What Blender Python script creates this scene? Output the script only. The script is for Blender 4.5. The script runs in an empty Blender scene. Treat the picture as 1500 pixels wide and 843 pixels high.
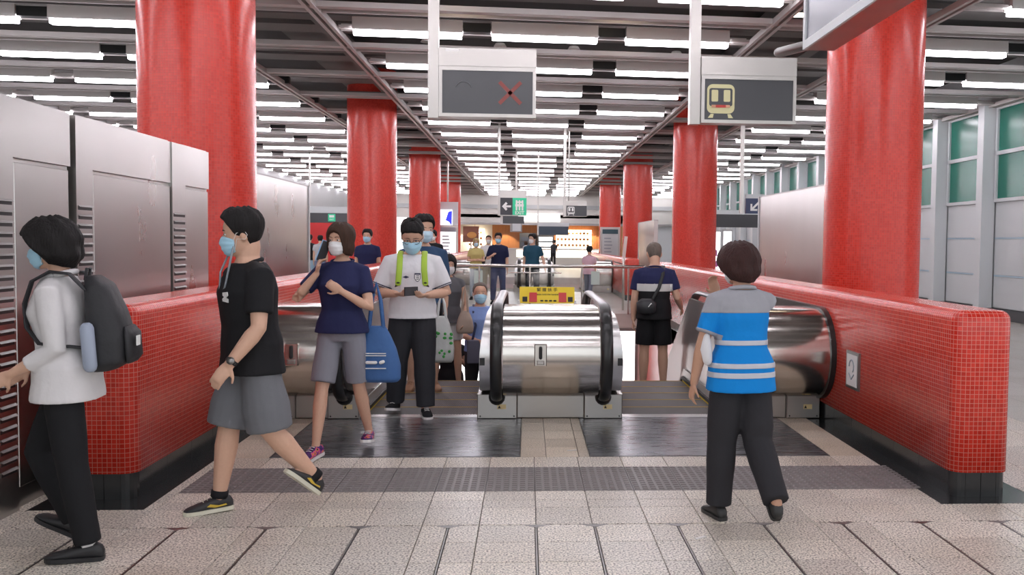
import bpy, bmesh, math, random
from mathutils import Vector, Matrix
random.seed(7)
S = bpy.context.scene
COL = S.collection
R = math.radians
PI = math.pi

# ---------------------------------------------------------------- camera
cam_d = bpy.data.cameras.new('camera')
cam = bpy.data.objects.new('camera', cam_d); COL.objects.link(cam)
S.camera = cam
FPX, CX, CY = 1360.0, 858.0, 421.5
yaw, pitch, roll = R(3.6), R(2.77), R(0.6)
d = Vector((math.sin(yaw)*math.cos(pitch), math.cos(yaw)*math.cos(pitch), -math.sin(pitch)))
r0 = Vector((math.cos(yaw), -math.sin(yaw), 0)); u0 = r0.cross(d)
rr = r0*math.cos(roll) + u0*math.sin(roll); uu = u0*math.cos(roll) - r0*math.sin(roll)
cm = Matrix((rr, uu, -d)).transposed().to_4x4(); cm.translation = Vector((0, 0, 1.5))
cam.matrix_world = cm
cam_d.sensor_width = 36.0; cam_d.sensor_fit = 'HORIZONTAL'
cam_d.lens = 36.0*FPX/1500.0
cam_d.shift_x = -(CX-750.0)/1500.0
cam_d.shift_y = (CY-421.5)/1500.0
cam_d.clip_start = 0.05; cam_d.clip_end = 300

# ---------------------------------------------------------------- world, exposure
W = bpy.data.worlds.new('world'); S.world = W; W.use_nodes = True
W.node_tree.nodes['Background'].inputs[0].default_value = (0.93, 0.96, 1.0, 1)
W.node_tree.nodes['Background'].inputs[1].default_value = 0.8
vs = S.view_settings
vs.view_transform = 'Standard'; vs.look = 'None'; vs.gamma = 1.0; vs.use_curve_mapping = False
vs.exposure = 0.92
TUBE = 8.5      # emission of the fluorescent tubes

# ---------------------------------------------------------------- materials
MATS = {}
def mat(name, col, rough=0.5, metal=0.0, emit=0.0, bump=0.0, bscale=30.0, var=0.0, coat=0.0, alpha=None, trans=0.0, stretch=None, spec=None):
    if name in MATS: return MATS[name]
    m = bpy.data.materials.new(name); m.use_nodes = True
    nt = m.node_tree; b = nt.nodes['Principled BSDF']
    c4 = (col[0], col[1], col[2], 1)
    b.inputs['Base Color'].default_value = c4
    b.inputs['Roughness'].default_value = rough
    b.inputs['Metallic'].default_value = metal
    if coat: b.inputs['Coat Weight'].default_value = coat
    if trans: b.inputs['Transmission Weight'].default_value = trans
    if spec is not None: b.inputs['Specular IOR Level'].default_value = spec
    if alpha is not None: b.inputs['Alpha'].default_value = alpha
    if emit:
        b.inputs['Emission Color'].default_value = c4; b.inputs['Emission Strength'].default_value = emit
    if bump or var or stretch:
        tc = nt.nodes.new('ShaderNodeTexCoord'); mp = nt.nodes.new('ShaderNodeMapping')
        nt.links.new(tc.outputs['Object'], mp.inputs['Vector'])
        if stretch: mp.inputs['Scale'].default_value = stretch
        nz = nt.nodes.new('ShaderNodeTexNoise'); nz.inputs['Scale'].default_value = bscale; nz.inputs['Detail'].default_value = 4
        nt.links.new(mp.outputs[0], nz.inputs['Vector'])
        if bump:
            bp = nt.nodes.new('ShaderNodeBump'); bp.inputs['Strength'].default_value = bump; bp.inputs['Distance'].default_value = 0.02
            nt.links.new(nz.outputs['Fac'], bp.inputs['Height']); nt.links.new(bp.outputs[0], b.inputs['Normal'])
        if var:
            mx = nt.nodes.new('ShaderNodeMix'); mx.data_type = 'RGBA'
            mx.inputs[6].default_value = tuple(max(0, c*(1-var)) for c in col)+(1,)
            mx.inputs[7].default_value = tuple(min(1, c*(1+var)) for c in col)+(1,)
            nt.links.new(nz.outputs['Fac'], mx.inputs[0]); nt.links.new(mx.outputs[2], b.inputs['Base Color'])
        if stretch:
            mr = nt.nodes.new('ShaderNodeMapRange'); mr.inputs[3].default_value = rough*0.7; mr.inputs[4].default_value = rough*1.3
            nt.links.new(nz.outputs['Fac'], mr.inputs[0]); nt.links.new(mr.outputs[0], b.inputs['Roughness'])
    MATS[name] = m
    return m

def brick_mat(name, c1, c2, mortar, w, h, ms, rough, bump=0.3, coord='UV', offset=0.0, speck=None, bias=0.0, rotz=0.0, loc=(0, 0, 0)):
    m = bpy.data.materials.new(name); m.use_nodes = True
    nt = m.node_tree; b = nt.nodes['Principled BSDF']; L = nt.links.new
    tc = nt.nodes.new('ShaderNodeTexCoord'); br = nt.nodes.new('ShaderNodeTexBrick')
    mp = nt.nodes.new('ShaderNodeMapping'); mp.inputs['Location'].default_value = loc
    L(tc.outputs[coord], mp.inputs[0]); L(mp.outputs[0], br.inputs['Vector'])
    br.offset = offset; br.squash = 1.0
    br.inputs['Color1'].default_value = (*c1, 1); br.inputs['Color2'].default_value = (*c2, 1); br.inputs['Mortar'].default_value = (*mortar, 1)
    br.inputs['Scale'].default_value = 1.0; br.inputs['Brick Width'].default_value = w; br.inputs['Row Height'].default_value = h
    br.inputs['Mortar Size'].default_value = ms; br.inputs['Mortar Smooth'].default_value = 0.2; br.inputs['Bias'].default_value = bias
    col = br.outputs['Color']
    if speck:
        col = speckle(nt, tc.outputs['Object'], col, speck)
    L(col, b.inputs['Base Color'])
    b.inputs['Roughness'].default_value = rough
    if bump:
        bp = nt.nodes.new('ShaderNodeBump'); bp.invert = True; bp.inputs['Strength'].default_value = bump; bp.inputs['Distance'].default_value = 0.003
        L(br.outputs['Fac'], bp.inputs['Height']); L(bp.outputs[0], b.inputs['Normal'])
    MATS[name] = m
    return m

def speckle(nt, vec, col, amount):
    L = nt.links.new
    v = nt.nodes.new('ShaderNodeTexNoise'); v.inputs['Scale'].default_value = 95; v.inputs['Detail'].default_value = 3
    L(vec, v.inputs['Vector'])
    rp = nt.nodes.new('ShaderNodeValToRGB')
    e = rp.color_ramp.elements
    e[0].position = 0.38; e[0].color = (0.16, 0.145, 0.13, 1); e[1].position = 0.66; e[1].color = (1.25, 1.25, 1.25, 1)
    k = e.new(0.5); k.color = (0.92, 0.92, 0.92, 1)
    L(v.outputs['Fac'], rp.inputs[0])
    mx = nt.nodes.new('ShaderNodeMix'); mx.data_type = 'RGBA'; mx.blend_type = 'MULTIPLY'; mx.inputs[0].default_value = amount
    L(col, mx.inputs[6]); L(rp.outputs[0], mx.inputs[7])
    n2 = nt.nodes.new('ShaderNodeTexNoise'); n2.inputs['Scale'].default_value = 1.3; n2.inputs['Detail'].default_value = 5
    L(vec, n2.inputs['Vector'])
    r2 = nt.nodes.new('ShaderNodeValToRGB'); r2.color_ramp.elements[0].position = 0.35; r2.color_ramp.elements[0].color = (0.80, 0.76, 0.70, 1)
    r2.color_ramp.elements[1].position = 0.6; r2.color_ramp.elements[1].color = (1, 1, 1, 1)
    L(n2.outputs['Fac'], r2.inputs[0])
    m2 = nt.nodes.new('ShaderNodeMix'); m2.data_type = 'RGBA'; m2.blend_type = 'MULTIPLY'; m2.inputs[0].default_value = 0.7
    L(mx.outputs[2], m2.inputs[6]); L(r2.outputs[0], m2.inputs[7])
    return m2.outputs[2]

def granite(name, col, rough=0.35, amount=0.9):
    m = bpy.data.materials.new(name); m.use_nodes = True
    nt = m.node_tree; b = nt.nodes['Principled BSDF']
    tc = nt.nodes.new('ShaderNodeTexCoord'); g = nt.nodes.new('ShaderNodeNewGeometry')
    rgb = nt.nodes.new('ShaderNodeRGB'); rgb.outputs[0].default_value = (*col, 1)
    oi = nt.nodes.new('ShaderNodeObjectInfo')
    mr = nt.nodes.new('ShaderNodeMapRange'); mr.inputs[3].default_value = 0.86; mr.inputs[4].default_value = 1.08
    nt.links.new(oi.outputs['Random'], mr.inputs[0])
    mu = nt.nodes.new('ShaderNodeVectorMath'); mu.operation = 'SCALE'
    nt.links.new(rgb.outputs[0], mu.inputs[0]); nt.links.new(mr.outputs[0], mu.inputs['Scale'])
    c = speckle(nt, g.outputs['Position'], mu.outputs[0], amount)
    nt.links.new(c, b.inputs['Base Color']); b.inputs['Roughness'].default_value = rough
    MATS[name] = m
    return m

red = brick_mat('red_mosaic', (0.60, 0.024, 0.013), (0.76, 0.048, 0.028), (0.80, 0.30, 0.24), 0.027, 0.027, 0.0016, 0.22, 0.5)
red_col = brick_mat('red_column_mosaic', (0.62, 0.026, 0.014), (0.75, 0.048, 0.028), (0.62, 0.10, 0.075), 0.027, 0.027, 0.0013, 0.24, 0.5)
steel = mat('brushed_steel', (0.44, 0.42, 0.395), 0.34, 1.0, bump=0.02, bscale=6, stretch=(1, 1, 14))
steel_v = mat('satin_steel_panel', (0.50, 0.485, 0.465), 0.30, 1.0, bump=0.005, bscale=2.0, stretch=(1, 1, 0.5))
chrome = mat('polished_steel', (0.64, 0.605, 0.565), 0.17, 1.0, bump=0.008, bscale=9, stretch=(0.4, 1, 6))
steel_d = mat('dark_steel', (0.30, 0.29, 0.28), 0.4, 1.0)
rubber = mat('black_rubber', (0.018, 0.018, 0.018), 0.28)
black = mat('black_plastic', (0.015, 0.015, 0.016), 0.45)
black_t = mat('black_base_tile', (0.022, 0.023, 0.024), 0.18, var=0.3, bscale=8)
tile_m = granite('granite_tile', (0.80, 0.745, 0.66))
tile_plain = granite('worn_tile', (0.66, 0.58, 0.47), 0.4, 0.5)
joint_m = mat('dark_joint', (0.09, 0.085, 0.08), 0.8)
plate_m = mat('landing_plate_metal', (0.24, 0.245, 0.26), 0.28, 0.8, bump=0.012, bscale=5, var=0.3, stretch=(0.6, 6, 1))
tact_m = mat('tactile_rubber', (0.20, 0.18, 0.175), 0.38, var=0.15, bscale=9)
white_m = mat('white_paint', (0.80, 0.78, 0.76), 0.45)
cream_m = mat('cream_paint', (0.62, 0.60, 0.56), 0.5)
grey_m = mat('grey_paint', (0.42, 0.43, 0.43), 0.5)
lgrey_m = mat('light_grey_panel', (0.63, 0.66, 0.67), 0.45)
slat_m = mat('ceiling_slat_paint', (0.52, 0.49, 0.475), 0.42)
dark_c = mat('dark_ceiling_void', (0.05, 0.045, 0.042), 0.8)
duct_m = mat('dark_duct', (0.13, 0.118, 0.112), 0.6)
tube_m = mat('lamp_tube', (0.97, 0.93, 1.0), 0.4, emit=TUBE)
warm_l = mat('warm_downlight', (1.0, 0.82, 0.6), 0.4, emit=8)
lit_w = mat('lit_panel_white', (1.0, 0.98, 1.0), 0.4, emit=1.3)
screen_m = mat('dark_screen', (0.055, 0.057, 0.062), 0.25)
yellow_m = mat('yellow_sign', (0.85, 0.62, 0.03), 0.5)
ink = mat('black_ink', (0.02, 0.02, 0.02), 0.6)
white_ink = mat('white_print', (0.85, 0.85, 0.83), 0.6)
green_sign = mat('green_sign', (0.02, 0.42, 0.22), 0.4, emit=0.25)
blue_sign = mat('navy_sign', (0.02, 0.035, 0.10), 0.35)
red_ink = mat('red_print', (0.62, 0.05, 0.05), 0.5)
glass = mat('clear_glass', (0.92, 0.97, 0.95), 0.03, trans=1.0)
teal_glass = mat('teal_window_glass', (0.02, 0.19, 0.135), 0.22, var=0.2, bscale=1.5, spec=0.3)
wood = mat('orange_wood_panel', (0.42, 0.17, 0.06), 0.4, var=0.2, bscale=2, stretch=(6, 6, 0.6))

# ---------------------------------------------------------------- mesh helpers
class MB:
    def __init__(s): s.v = []; s.f = []; s.uv = {}
    def add(s, vs, fs):
        o = len(s.v); s.v += [tuple(p) for p in vs]; s.f += [tuple(i+o for i in f) for f in fs]; return s
    def box(s, x0, x1, y0, y1, z0, z1):
        v = [(x, y, z) for z in (z0, z1) for y in (y0, y1) for x in (x0, x1)]
        return s.add(v, [(0, 2, 3, 1), (4, 5, 7, 6), (0, 1, 5, 4), (2, 6, 7, 3), (0, 4, 6, 2), (1, 3, 7, 5)])
    def prism(s, pts, axis, a, b):          # closed 2D outline extruded along an axis
        n = len(pts)
        def P(p, t): return {'x': (t, p[0], p[1]), 'y': (p[0], t, p[1]), 'z': (p[0], p[1], t)}[axis]
        v = [P(p, a) for p in pts] + [P(p, b) for p in pts]
        return s.add(v, [tuple(range(n)), tuple(range(2*n-1, n-1, -1))] + [(i, n+i, n+(i+1) % n, (i+1) % n) for i in range(n)])
    def rings(s, rings, cap=True):
        n = len(rings[0]); v = [p for r in rings for p in r]; f = []
        for k in range(len(rings)-1):
            for i in range(n): f.append((k*n+i, k*n+(i+1) % n, (k+1)*n+(i+1) % n, (k+1)*n+i))
        if cap: f += [tuple(range(n-1, -1, -1)), tuple(range((len(rings)-1)*n, len(rings)*n))]
        return s.add(v, f)
    def tube(s, path, rad, n=10, flat=1.0, up=None, ends=True):
        path = [Vector(p) for p in path]
        if not isinstance(rad, (list, tuple)): rad = [rad]*len(path)
        rings = []; last = None
        for i, p in enumerate(path):
            t = (path[min(i+1, len(path)-1)] - path[max(i-1, 0)])
            if t.length < 1e-9: t = Vector((0, 0, 1))
            t.normalize()
            if up is not None: ref = Vector(up)
            elif last is not None: ref = last
            else: ref = Vector((1, 0, 0)) if abs(t.x) < 0.8 else Vector((0, 1, 0))
            a = (ref - t*ref.dot(t))
            if a.length < 1e-6: a = t.orthogonal()
            a.normalize(); last = a; b = t.cross(a)
            rings.append([p + (a*math.cos(2*PI*k/n) + b*math.sin(2*PI*k/n)*flat)*rad[i] for k in range(n)])
        if ends:                            # rounded ends
            t0 = (path[0]-path[1]).normalized()*rad[0]; t1 = (path[-1]-path[-2]).normalized()*rad[-1]
            def shrink(r, c, k, off): return [c + (q-c)*k + off for q in r]
            rings = [shrink(rings[0], path[0], 0.45, t0*0.85), shrink(rings[0], path[0], 0.8, t0*0.55)] + rings + \
                    [shrink(rings[-1], path[-1], 0.8, t1*0.55), shrink(rings[-1], path[-1], 0.45, t1*0.85)]
        return s.rings(rings)
    def ball(s, c, rx, ry=None, rz=None, n=12, m=8, rot=None):
        ry = ry or rx; rz = rz or rx; c = Vector(c); rg = []
        for j in range(m+1):
            a = -PI/2 + PI*(j+0.02*(j == 0)-0.02*(j == m))/m
            ring = []
            for i in range(n):
                q = Vector((rx*math.cos(a)*math.cos(2*PI*i/n), ry*math.cos(a)*math.sin(2*PI*i/n), rz*math.sin(a)))
                if rot: q = rot @ q
                ring.append(c+q)
            rg.append(ring)
        return s.rings(rg)
    def mesh(s, name='m', smooth=False):
        m = bpy.data.meshes.new(name); m.from_pydata(s.v, [], s.f); m.validate()
        bm = bmesh.new(); bm.from_mesh(m); bmesh.ops.recalc_face_normals(bm, faces=bm.faces); bm.to_mesh(m); bm.free()
        if smooth: m.polygons.foreach_set('use_smooth', [True]*len(m.polygons))
        return m
    def obj(s, name, material, parent=None, smooth=False, **k):
        return link(name, s.mesh(name, smooth), material, parent, **k)

def link(name, me, material=None, parent=None, label=None, cat=None, group=None, kind=None, loc=None):
    o = bpy.data.objects.new(name, me); COL.objects.link(o)
    if material is not None and me is not None and not me.materials: me.materials.append(material)
    if parent: o.parent = parent
    if loc: o.location = loc
    return tag(o, label, cat, group, kind)
def tag(o, label=None, cat=None, group=None, kind=None):
    if label: o['label'] = label
    if cat: o['category'] = cat
    if group: o['group'] = group
    if kind: o['kind'] = kind
    return o
def empty(name, loc=(0, 0, 0), rz=0, label=None, cat=None, group=None, kind=None):
    o = bpy.data.objects.new(name, None); COL.objects.link(o); o.location = loc; o.rotation_euler = (0, 0, rz); o.empty_display_size = 0.1
    return tag(o, label, cat, group, kind)
def copy_tree(o, parent=None):
    c = o.copy(); COL.objects.link(c); c.parent = parent
    for ch in [x for x in KIDS.get(o.name, o.children)]: copy_tree(ch, c)
    return c
KIDS = {}
def smooth_by_angle(o, ang=35):
    me = o.data
    bm = bmesh.new(); bm.from_mesh(me)
    for f in bm.faces: f.smooth = True
    for e in bm.edges:
        if len(e.link_faces) == 2 and e.calc_face_angle(0) > R(ang): e.smooth = False
    bm.to_mesh(me); bm.free()
    return o
def bevel(o, w=0.01, seg=2):
    md = o.modifiers.new('bevel', 'BEVEL'); md.width = w; md.segments = seg; md.limit_method = 'ANGLE'; md.angle_limit = R(40)
    return o
def text_mesh(txt, size, depth=0.001, align='CENTER', bold=0.0):
    c = bpy.data.curves.new('text', 'FONT'); c.body = txt; c.size = size; c.align_x = align; c.align_y = 'CENTER'; c.extrude = depth; c.offset = bold
    o = bpy.data.objects.new('text', c); COL.objects.link(o)
    dg = bpy.context.evaluated_depsgraph_get()
    me = bpy.data.meshes.new_from_object(o.evaluated_get(dg))
    bpy.data.objects.remove(o); bpy.data.curves.remove(c)
    return me
def text(txt, size, material, parent, loc, rot=(PI/2, 0, 0), name='lettering', bold=0.0):
    o = link(name, text_mesh(txt, size, bold=bold), material, parent); o.location = loc; o.rotation_euler = rot
    return o
# ================================================================ FLOOR
XL, XR = -2.23, 2.54            # inner faces of the red parapets
far_tile = brick_mat('floor_far_tiles', (0.50, 0.48, 0.44), (0.54, 0.52, 0.48), (0.22, 0.21, 0.19), 0.6, 0.6, 0.004, 0.28, 0.15, coord='Object', speck=0.5)
m = MB()
TX0, TX1, TY0, TY1 = -3.545, 4.255, 3.36, 7.95
zb = -0.25
def slab(x0, x1, y0, y1): m.box(x0, x1, y0, y1, zb, 0)
slab(-14, 12, -8, TY0); slab(-14, TX0, TY0, TY1); slab(TX1, 12, TY0, TY1)
slab(-14, XL, TY1, 62); slab(XR, 12, TY1, 62)
slab(XL, XR, 19.5, 27.9); slab(XL, XR, 39.5, 62)
floor = m.obj('floor', far_tile, kind='structure')
m = MB(); m.box(TX0, TX1, TY0, TY1, zb, -0.012)
floor2 = m.obj('floor', joint_m, kind='structure')

tile_cache = {}
def tile(x0, x1, y0, y1, material=None, name='tile', gap=0.004, top=0.0, parent=None):
    w, h = x1-x0-gap, y1-y0-gap
    key = (round(w, 3), round(h, 3), name, material.name if material else '')
    if key not in tile_cache:
        b = MB(); e = 0.002
        o = [(-w/2, -h/2), (w/2, -h/2), (w/2, h/2), (-w/2, h/2)]
        i = [(-w/2+e, -h/2+e), (w/2-e, -h/2+e), (w/2-e, h/2-e), (-w/2+e, h/2-e)]
        b.rings([[(p[0], p[1], -0.014) for p in o], [(p[0], p[1], -0.0015) for p in o], [(p[0], p[1], 0) for p in i]])
        tile_cache[key] = b.mesh(name)
        tile_cache[key].materials.append(material or tile_m)
    o = link(name, tile_cache[key], None, parent or floor2, loc=((x0+x1)/2, (y0+y1)/2, top))
    return o
grid = [round(0.055+0.3*k, 3) for k in range(-12, 15)]
bold = [-2.25, -1.795, -1.343, -0.867, -0.406, 0.055, 0.365, 0.808, 1.273, 1.704, 2.141, 2.58]
# removable access panels in front: dark metal seams, tiles cut to fit
cols = sorted(set(grid + bold)); cc = [cols[0]]
for c in cols[1:]:
    if c-cc[-1] > 0.05: cc.append(c)
    elif c in bold: cc[-1] = c
ys = [3.4, 3.7, 4.0, 4.293, 4.585, 4.876]
for j in range(len(ys)-1):
    for i in range(len(cc)-1):
        x0, x1 = cc[i], cc[i+1]
        if x1 < -3.2 or x0 > 3.4: pass
        g0 = 0.006 if x0 in bold else 0; g1 = 0.006 if x1 in bold else 0
        tile(x0+g0, x1-g1, ys[j]+(0.0), ys[j+1]-(0.008 if j == 4 else 0))
for x in bold:
    MB().box(-0.0035, 0.0035, 3.4, 4.872, -0.012, -0.0005).obj('seam_strip', steel_d, floor2, loc=(x, 0, 0))
    # small triangular lifting plates where the seam meets the cross joint
    MB().prism([(-0.075, 4.868), (0.075, 4.868), (0.0, 4.82)], 'z', -0.004, 0.0012).obj('corner_plate', steel_d, floor2, loc=(x, 0, 0))
for (y0, y1) in ((4.876, 5.19), (5.19, 5.345), (5.345, 5.54)):
    for i in range(len(grid)-1):
        x0, x1 = grid[i], grid[i+1]
        if y0 > 5.3 and (x0 < XL-0.5 or x1 > XR+0.55): continue
        tile(x0, x1, y0, y1)
for y0, y1 in ((5.345, 5.54), (5.54, 6.12), (6.12, 6.7), (6.7, 7.3), (7.3, 7.95)):      # outside the parapets
    for a, b in ((-3.545, -2.96), (-2.96, -2.7), (2.955, 3.355), (3.355, 3.955), (3.955, 4.255)):
        tile(a, b, y0, y1)
# inside: tactile strip, tile rows, landing plates
tb = MB()
tb.box(-0.148, 0.148, -0.296, 0.296, -0.012, 0.0)
for i in range(6):
    for j in range(12):
        x = -0.125+0.05*i; y = -0.27+0.049*j
        tb.rings([[(x-0.019, y-0.012, 0), (x+0.019, y-0.012, 0), (x+0.019, y+0.012, 0), (x-0.019, y+0.012, 0)],
                  [(x-0.012, y-0.006, 0.006), (x+0.012, y-0.006, 0.006), (x+0.012, y+0.006, 0.006), (x-0.012, y+0.006, 0.006)]])
tme = tb.mesh('tactile_tile'); tme.materials.append(tact_m)
for k in range(15):
    x = -1.895+0.3*k
    link('tactile_tile', tme, None, floor2, loc=(x, 5.838, 0))
tile(2.455-0.0, 2.41+0.13, 5.54, 6.135); tile(-2.11, -2.045, 5.54, 6.135)
for i in range(len(grid)-1):
    x0, x1 = max(grid[i], -2.11), min(grid[i+1], 2.42)
    if x1-x0 > 0.05: tile(x0, x1, 6.135, 6.43)
for y0, y1 in ((6.43, 6.73), (6.73, 7.03), (7.03, 7.33), (7.33, 7.63), (7.63, 7.86)):
    for x0, x1 in ((-0.04, 0.14), (0.14, 0.37), (0.37, 0.445)): tile(x0, x1, y0, y1, tile_plain)
    for x0, x1 in ((2.16, 2.42), (-2.11, -1.76)): tile(x0, x1, y0, y1, tile_plain)
for x0, x1, s in ((-1.755, -0.045, 0), (0.45, 2.155, 1)):
    for y0, y1 in ((6.435, 6.72), (6.72, 7.17), (7.17, 7.42), (7.42, 7.90)):
        b = MB().box(x0+0.003, x1-0.003, y0+0.002, y1-0.002, -0.012, 0.003)
        b.obj('landing_plate', plate_m, floor2)
    b = MB()
    for xx in (x0-0.006, x1): b.box(xx, xx+0.006, 6.43, 7.8, -0.012, 0.0035)
    b.obj('plate_edge_trim', steel_d, floor2)
# black border strip flush with the floor, along and around the parapets
for sx, xi, xo, n in ((1, XR, XR+0.36, 0), (-1, XL, XL-0.36, 1)):
    b = MB()
    a, c = sorted((xi-sx*0.125, xi+sx*0.05)); b.box(a, c, 5.20, 7.9, -0.012, 0.001)
    a, c = sorted((xi+sx*0.05, xo+sx*0.14)); b.box(a, c, 5.20, 5.47, -0.012, 0.001)
    a, c = sorted((xo-sx*0.05, xo+sx*0.14)); b.box(a, c, 5.47, 7.9, -0.012, 0.001)
    b.obj('border_strip', black_t, floor2)
for x, y, a in ((0.89, 4.62, 0.6), (0.33, 6.62, 0.2)):
    o = MB().box(-0.035, 0.035, -0.007, 0.007, 0, 0.004).obj('litter_scrap', white_m, label='small white scrap of litter on floor tiles' if y < 5 else 'tiny white litter on tiles between landing plates', cat='litter')
    o.location = (x, y, 0.001); o.rotation_euler = (0, 0, a)

# ================================================================ RED PARAPET WALLS
def rounded_slab(x0, x1, y0, y1, z0, z1, r, rt, seg=6):
    """slab with rounded vertical corners and rounded top edge, UV in metres"""
    def outline(ins):
        rr_ = max(r-ins, 0.004); p = []
        for cx, cy, a0 in ((x1-ins-rr_, y0+ins+rr_, -90), (x1-ins-rr_, y1-ins-rr_, 0), (x0+ins+rr_, y1-ins-rr_, 90), (x0+ins+rr_, y0+ins+rr_, 180)):
            for k in range(seg+1):
                a = R(a0+90*k/seg); p.append((cx+rr_*math.cos(a), cy+rr_*math.sin(a)))
        return p
    prof = [(0, z0), (0, z1-rt)] + [(rt-rt*math.cos(R(90*k/seg)), z1-rt+rt*math.sin(R(90*k/seg))) for k in range(1, seg+1)]
    base = outline(0); n = len(base)
    us = [0.0]
    for i in range(n): us.append(us[-1] + math.dist(base[i], base[(i+1) % n]))
    verts = []; vv = []; acc = z0
    for k, (ins, z) in enumerate(prof):
        if k: acc += math.dist(prof[k], prof[k-1])
        vv.append(acc); verts += [(p[0], p[1], z) for p in outline(ins)]
    faces = []; uvs = []
    for k in range(len(prof)-1):
        for i in range(n):
            j = (i+1) % n
            faces.append((k*n+i, k*n+j, (k+1)*n+j, (k+1)*n+i))
            uvs += [(us[i], vv[k]), (us[i+1], vv[k]), (us[i+1], vv[k+1]), (us[i], vv[k+1])]
    K = (len(prof)-1)*n
    faces.append(tuple(range(K, K+n))); uvs += [(verts[K+i][0], verts[K+i][1]) for i in range(n)]
    faces.append(tuple(range(n-1, -1, -1))); uvs += [(verts[i][0], verts[i][1]) for i in range(n-1, -1, -1)]
    me = bpy.data.meshes.new('wall'); me.from_pydata(verts, [], faces)
    ul = me.uv_layers.new(name='UVMap')
    for i, uv in enumerate(uvs): ul.data[i].uv = uv
    me.polygons.foreach_set('use_smooth', [len(f) == 4 for f in faces])
    return me
def parapet(x_in, sx, y0, y1, h, label):
    xo = x_in+sx*0.36; a, b = sorted((x_in, xo))
    root = empty('parapet_wall', ((a+b)/2, y0, 0), 0, label, 'wall')
    def ch(o): o.location = (o.location[0]-(a+b)/2, o.location[1]-y0, o.location[2]); return o
    ch(link('mosaic_body', rounded_slab(a, b, y0, y1, 0.15, h, 0.085, 0.06), red, root))
    # black base tiles, each its own, set back a little
    g = 0.012
    ch(MB().box(a+g+0.02, b-g-0.02, y0+g+0.05, y1-g-0.02, 0, 0.149).obj('plinth', joint_m, root))
    L = y1-y0; n = max(1, int(min(L, 3.2)/0.42)); st = 0.42
    for k in range(n):
        for xx in (a+g, b-g-0.012):
            yy = y0+0.085+k*st
            ch(MB().box(xx, xx+0.012, yy+0.002, yy+st-0.002, 0.001, 0.152).obj('base_tile', black_t, root))
    nn = 2; w = (b-a-0.17)/nn
    for k in range(nn):
        xx = a+0.085+k*w
        ch(MB().box(xx+0.002, xx+w-0.002, y0+g, y0+g+0.012, 0.001, 0.152).obj('base_tile', black_t, root))
    for cx, q in ((a+0.085, 180), (b-0.085, 270)):
        rr1 = 0.085-g
        pts = [(cx+rr1*math.cos(R(q+90*k/5)), y0+0.085+rr1*math.sin(R(q+90*k/5))) for k in range(6)]
        pts += [(cx+(rr1-0.012)*math.cos(R(q+90*k/5)), y0+0.085+(rr1-0.012)*math.sin(R(q+90*k/5))) for k in range(5, -1, -1)]
        ch(MB().prism(pts, 'z', 0.001, 0.152).obj('base_tile', black_t, root))
    if L > 3.3:
        for xx in (a+g, b-g-0.012): ch(MB().box(xx, xx+0.012, y0+0.085+n*st, y1-0.05, 0.001, 0.152).obj('base_strip', black_t, root))
    return root
wl = parapet(XL, -1, 5.40, 19.0, 1.12, 'low red mosaic parapet behind the man in black polo')
wr = parapet(XR, 1, 5.33, 19.0, 1.12, 'low red mosaic parapet with framed notice beside the steel drum')
wl2 = parapet(XL, -1, 24.6, 38.5, 1.10, 'distant red mosaic parapet below the white map board')
wr2 = parapet(XR, 1, 24.0, 38.5, 1.10, 'distant red mosaic parapet with end block beside the slim post')
# framed notice on the right parapet
nt_ = empty('framed_notice', (XR-0.001, 7.03, 0.53), 0, 'small framed safety notice on the red parapet wall', 'notice')
MB().box(-0.018, 0, -0.135, 0.135, -0.145, 0.145).obj('frame', steel_d, nt_)
MB().box(-0.021, -0.017, -0.112, 0.112, -0.122, 0.122).obj('sheet', white_m, nt_)
t_ = MB(); t_.tube([(-0.022, 0.05*math.cos(a*0.5), 0.03+0.05*math.sin(a*0.5)) for a in range(0, 9)], 0.006, 6); t_.tube([(-0.022, -0.05, -0.03), (-0.022, 0.0, -0.07), (-0.022, 0.05, -0.03)], 0.006, 6)
t_.obj('pictogram', mat('grey_print', (0.3, 0.33, 0.36), 0.6), nt_)

# ================================================================ VOID BELOW (escalator shafts)
pink = mat('pink_white_wall', (0.80, 0.66, 0.62), 0.35)
shaft_red = brick_mat('shaft_mosaic', (0.62, 0.10, 0.08), (0.70, 0.14, 0.11), (0.8, 0.4, 0.36), 0.027, 0.027, 0.0016, 0.3, 0.3, coord='Object')
for dy, e in ((0, ''), (20, '')):
    y0 = 9.9+dy if dy == 0 else 30.0; y1 = 19.5+dy
    MB().box(XL-0.2, XL, 8.0+dy, y1+0.3, -5.2, -0.001).obj('wall_shaft_left', pink, kind='structure')
    MB().box(XR, XR+0.2, 8.0+dy, y1+0.3, -5.2, -0.001).obj('wall_shaft_right', shaft_red if dy == 0 else pink, kind='structure')
    MB().box(XL, XR, y1+0.02, y1+0.25, -5.2, -0.26).obj('wall_shaft_end', pink, kind='structure')
    MB().box(XL, XR, y1-0.02, y1+0.02, -0.29, 0.004).obj('trim_1', mat('beige_fascia', (0.62, 0.55, 0.50), 0.45), kind='structure')
    MB().box(XL, XR, 8.0+dy, y1+0.3, -5.3, -5.2).obj('floor', far_tile, kind='structure')
def lightbox(x0, x1, y, z0, z1, label):
    r_ = empty('advert_lightbox', ((x0+x1)/2, y, z0), 0, label, 'lightbox')
    w = (x1-x0)/2; h = z1-z0
    b = MB(); b.box(-w-0.06, w+0.06, -0.05, 0.0, -0.06, 0.0); b.box(-w-0.06, w+0.06, -0.05, 0.0, h, h+0.06); b.box(-w-0.06, -w, -0.05, 0, 0, h); b.box(w, w+0.06, -0.05, 0, 0, h)
    b.obj('frame', steel_d, r_)
    MB().box(-w, w, -0.03, -0.005, 0, h).obj('lit_face', lit_w, r_)
    return r_
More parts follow.
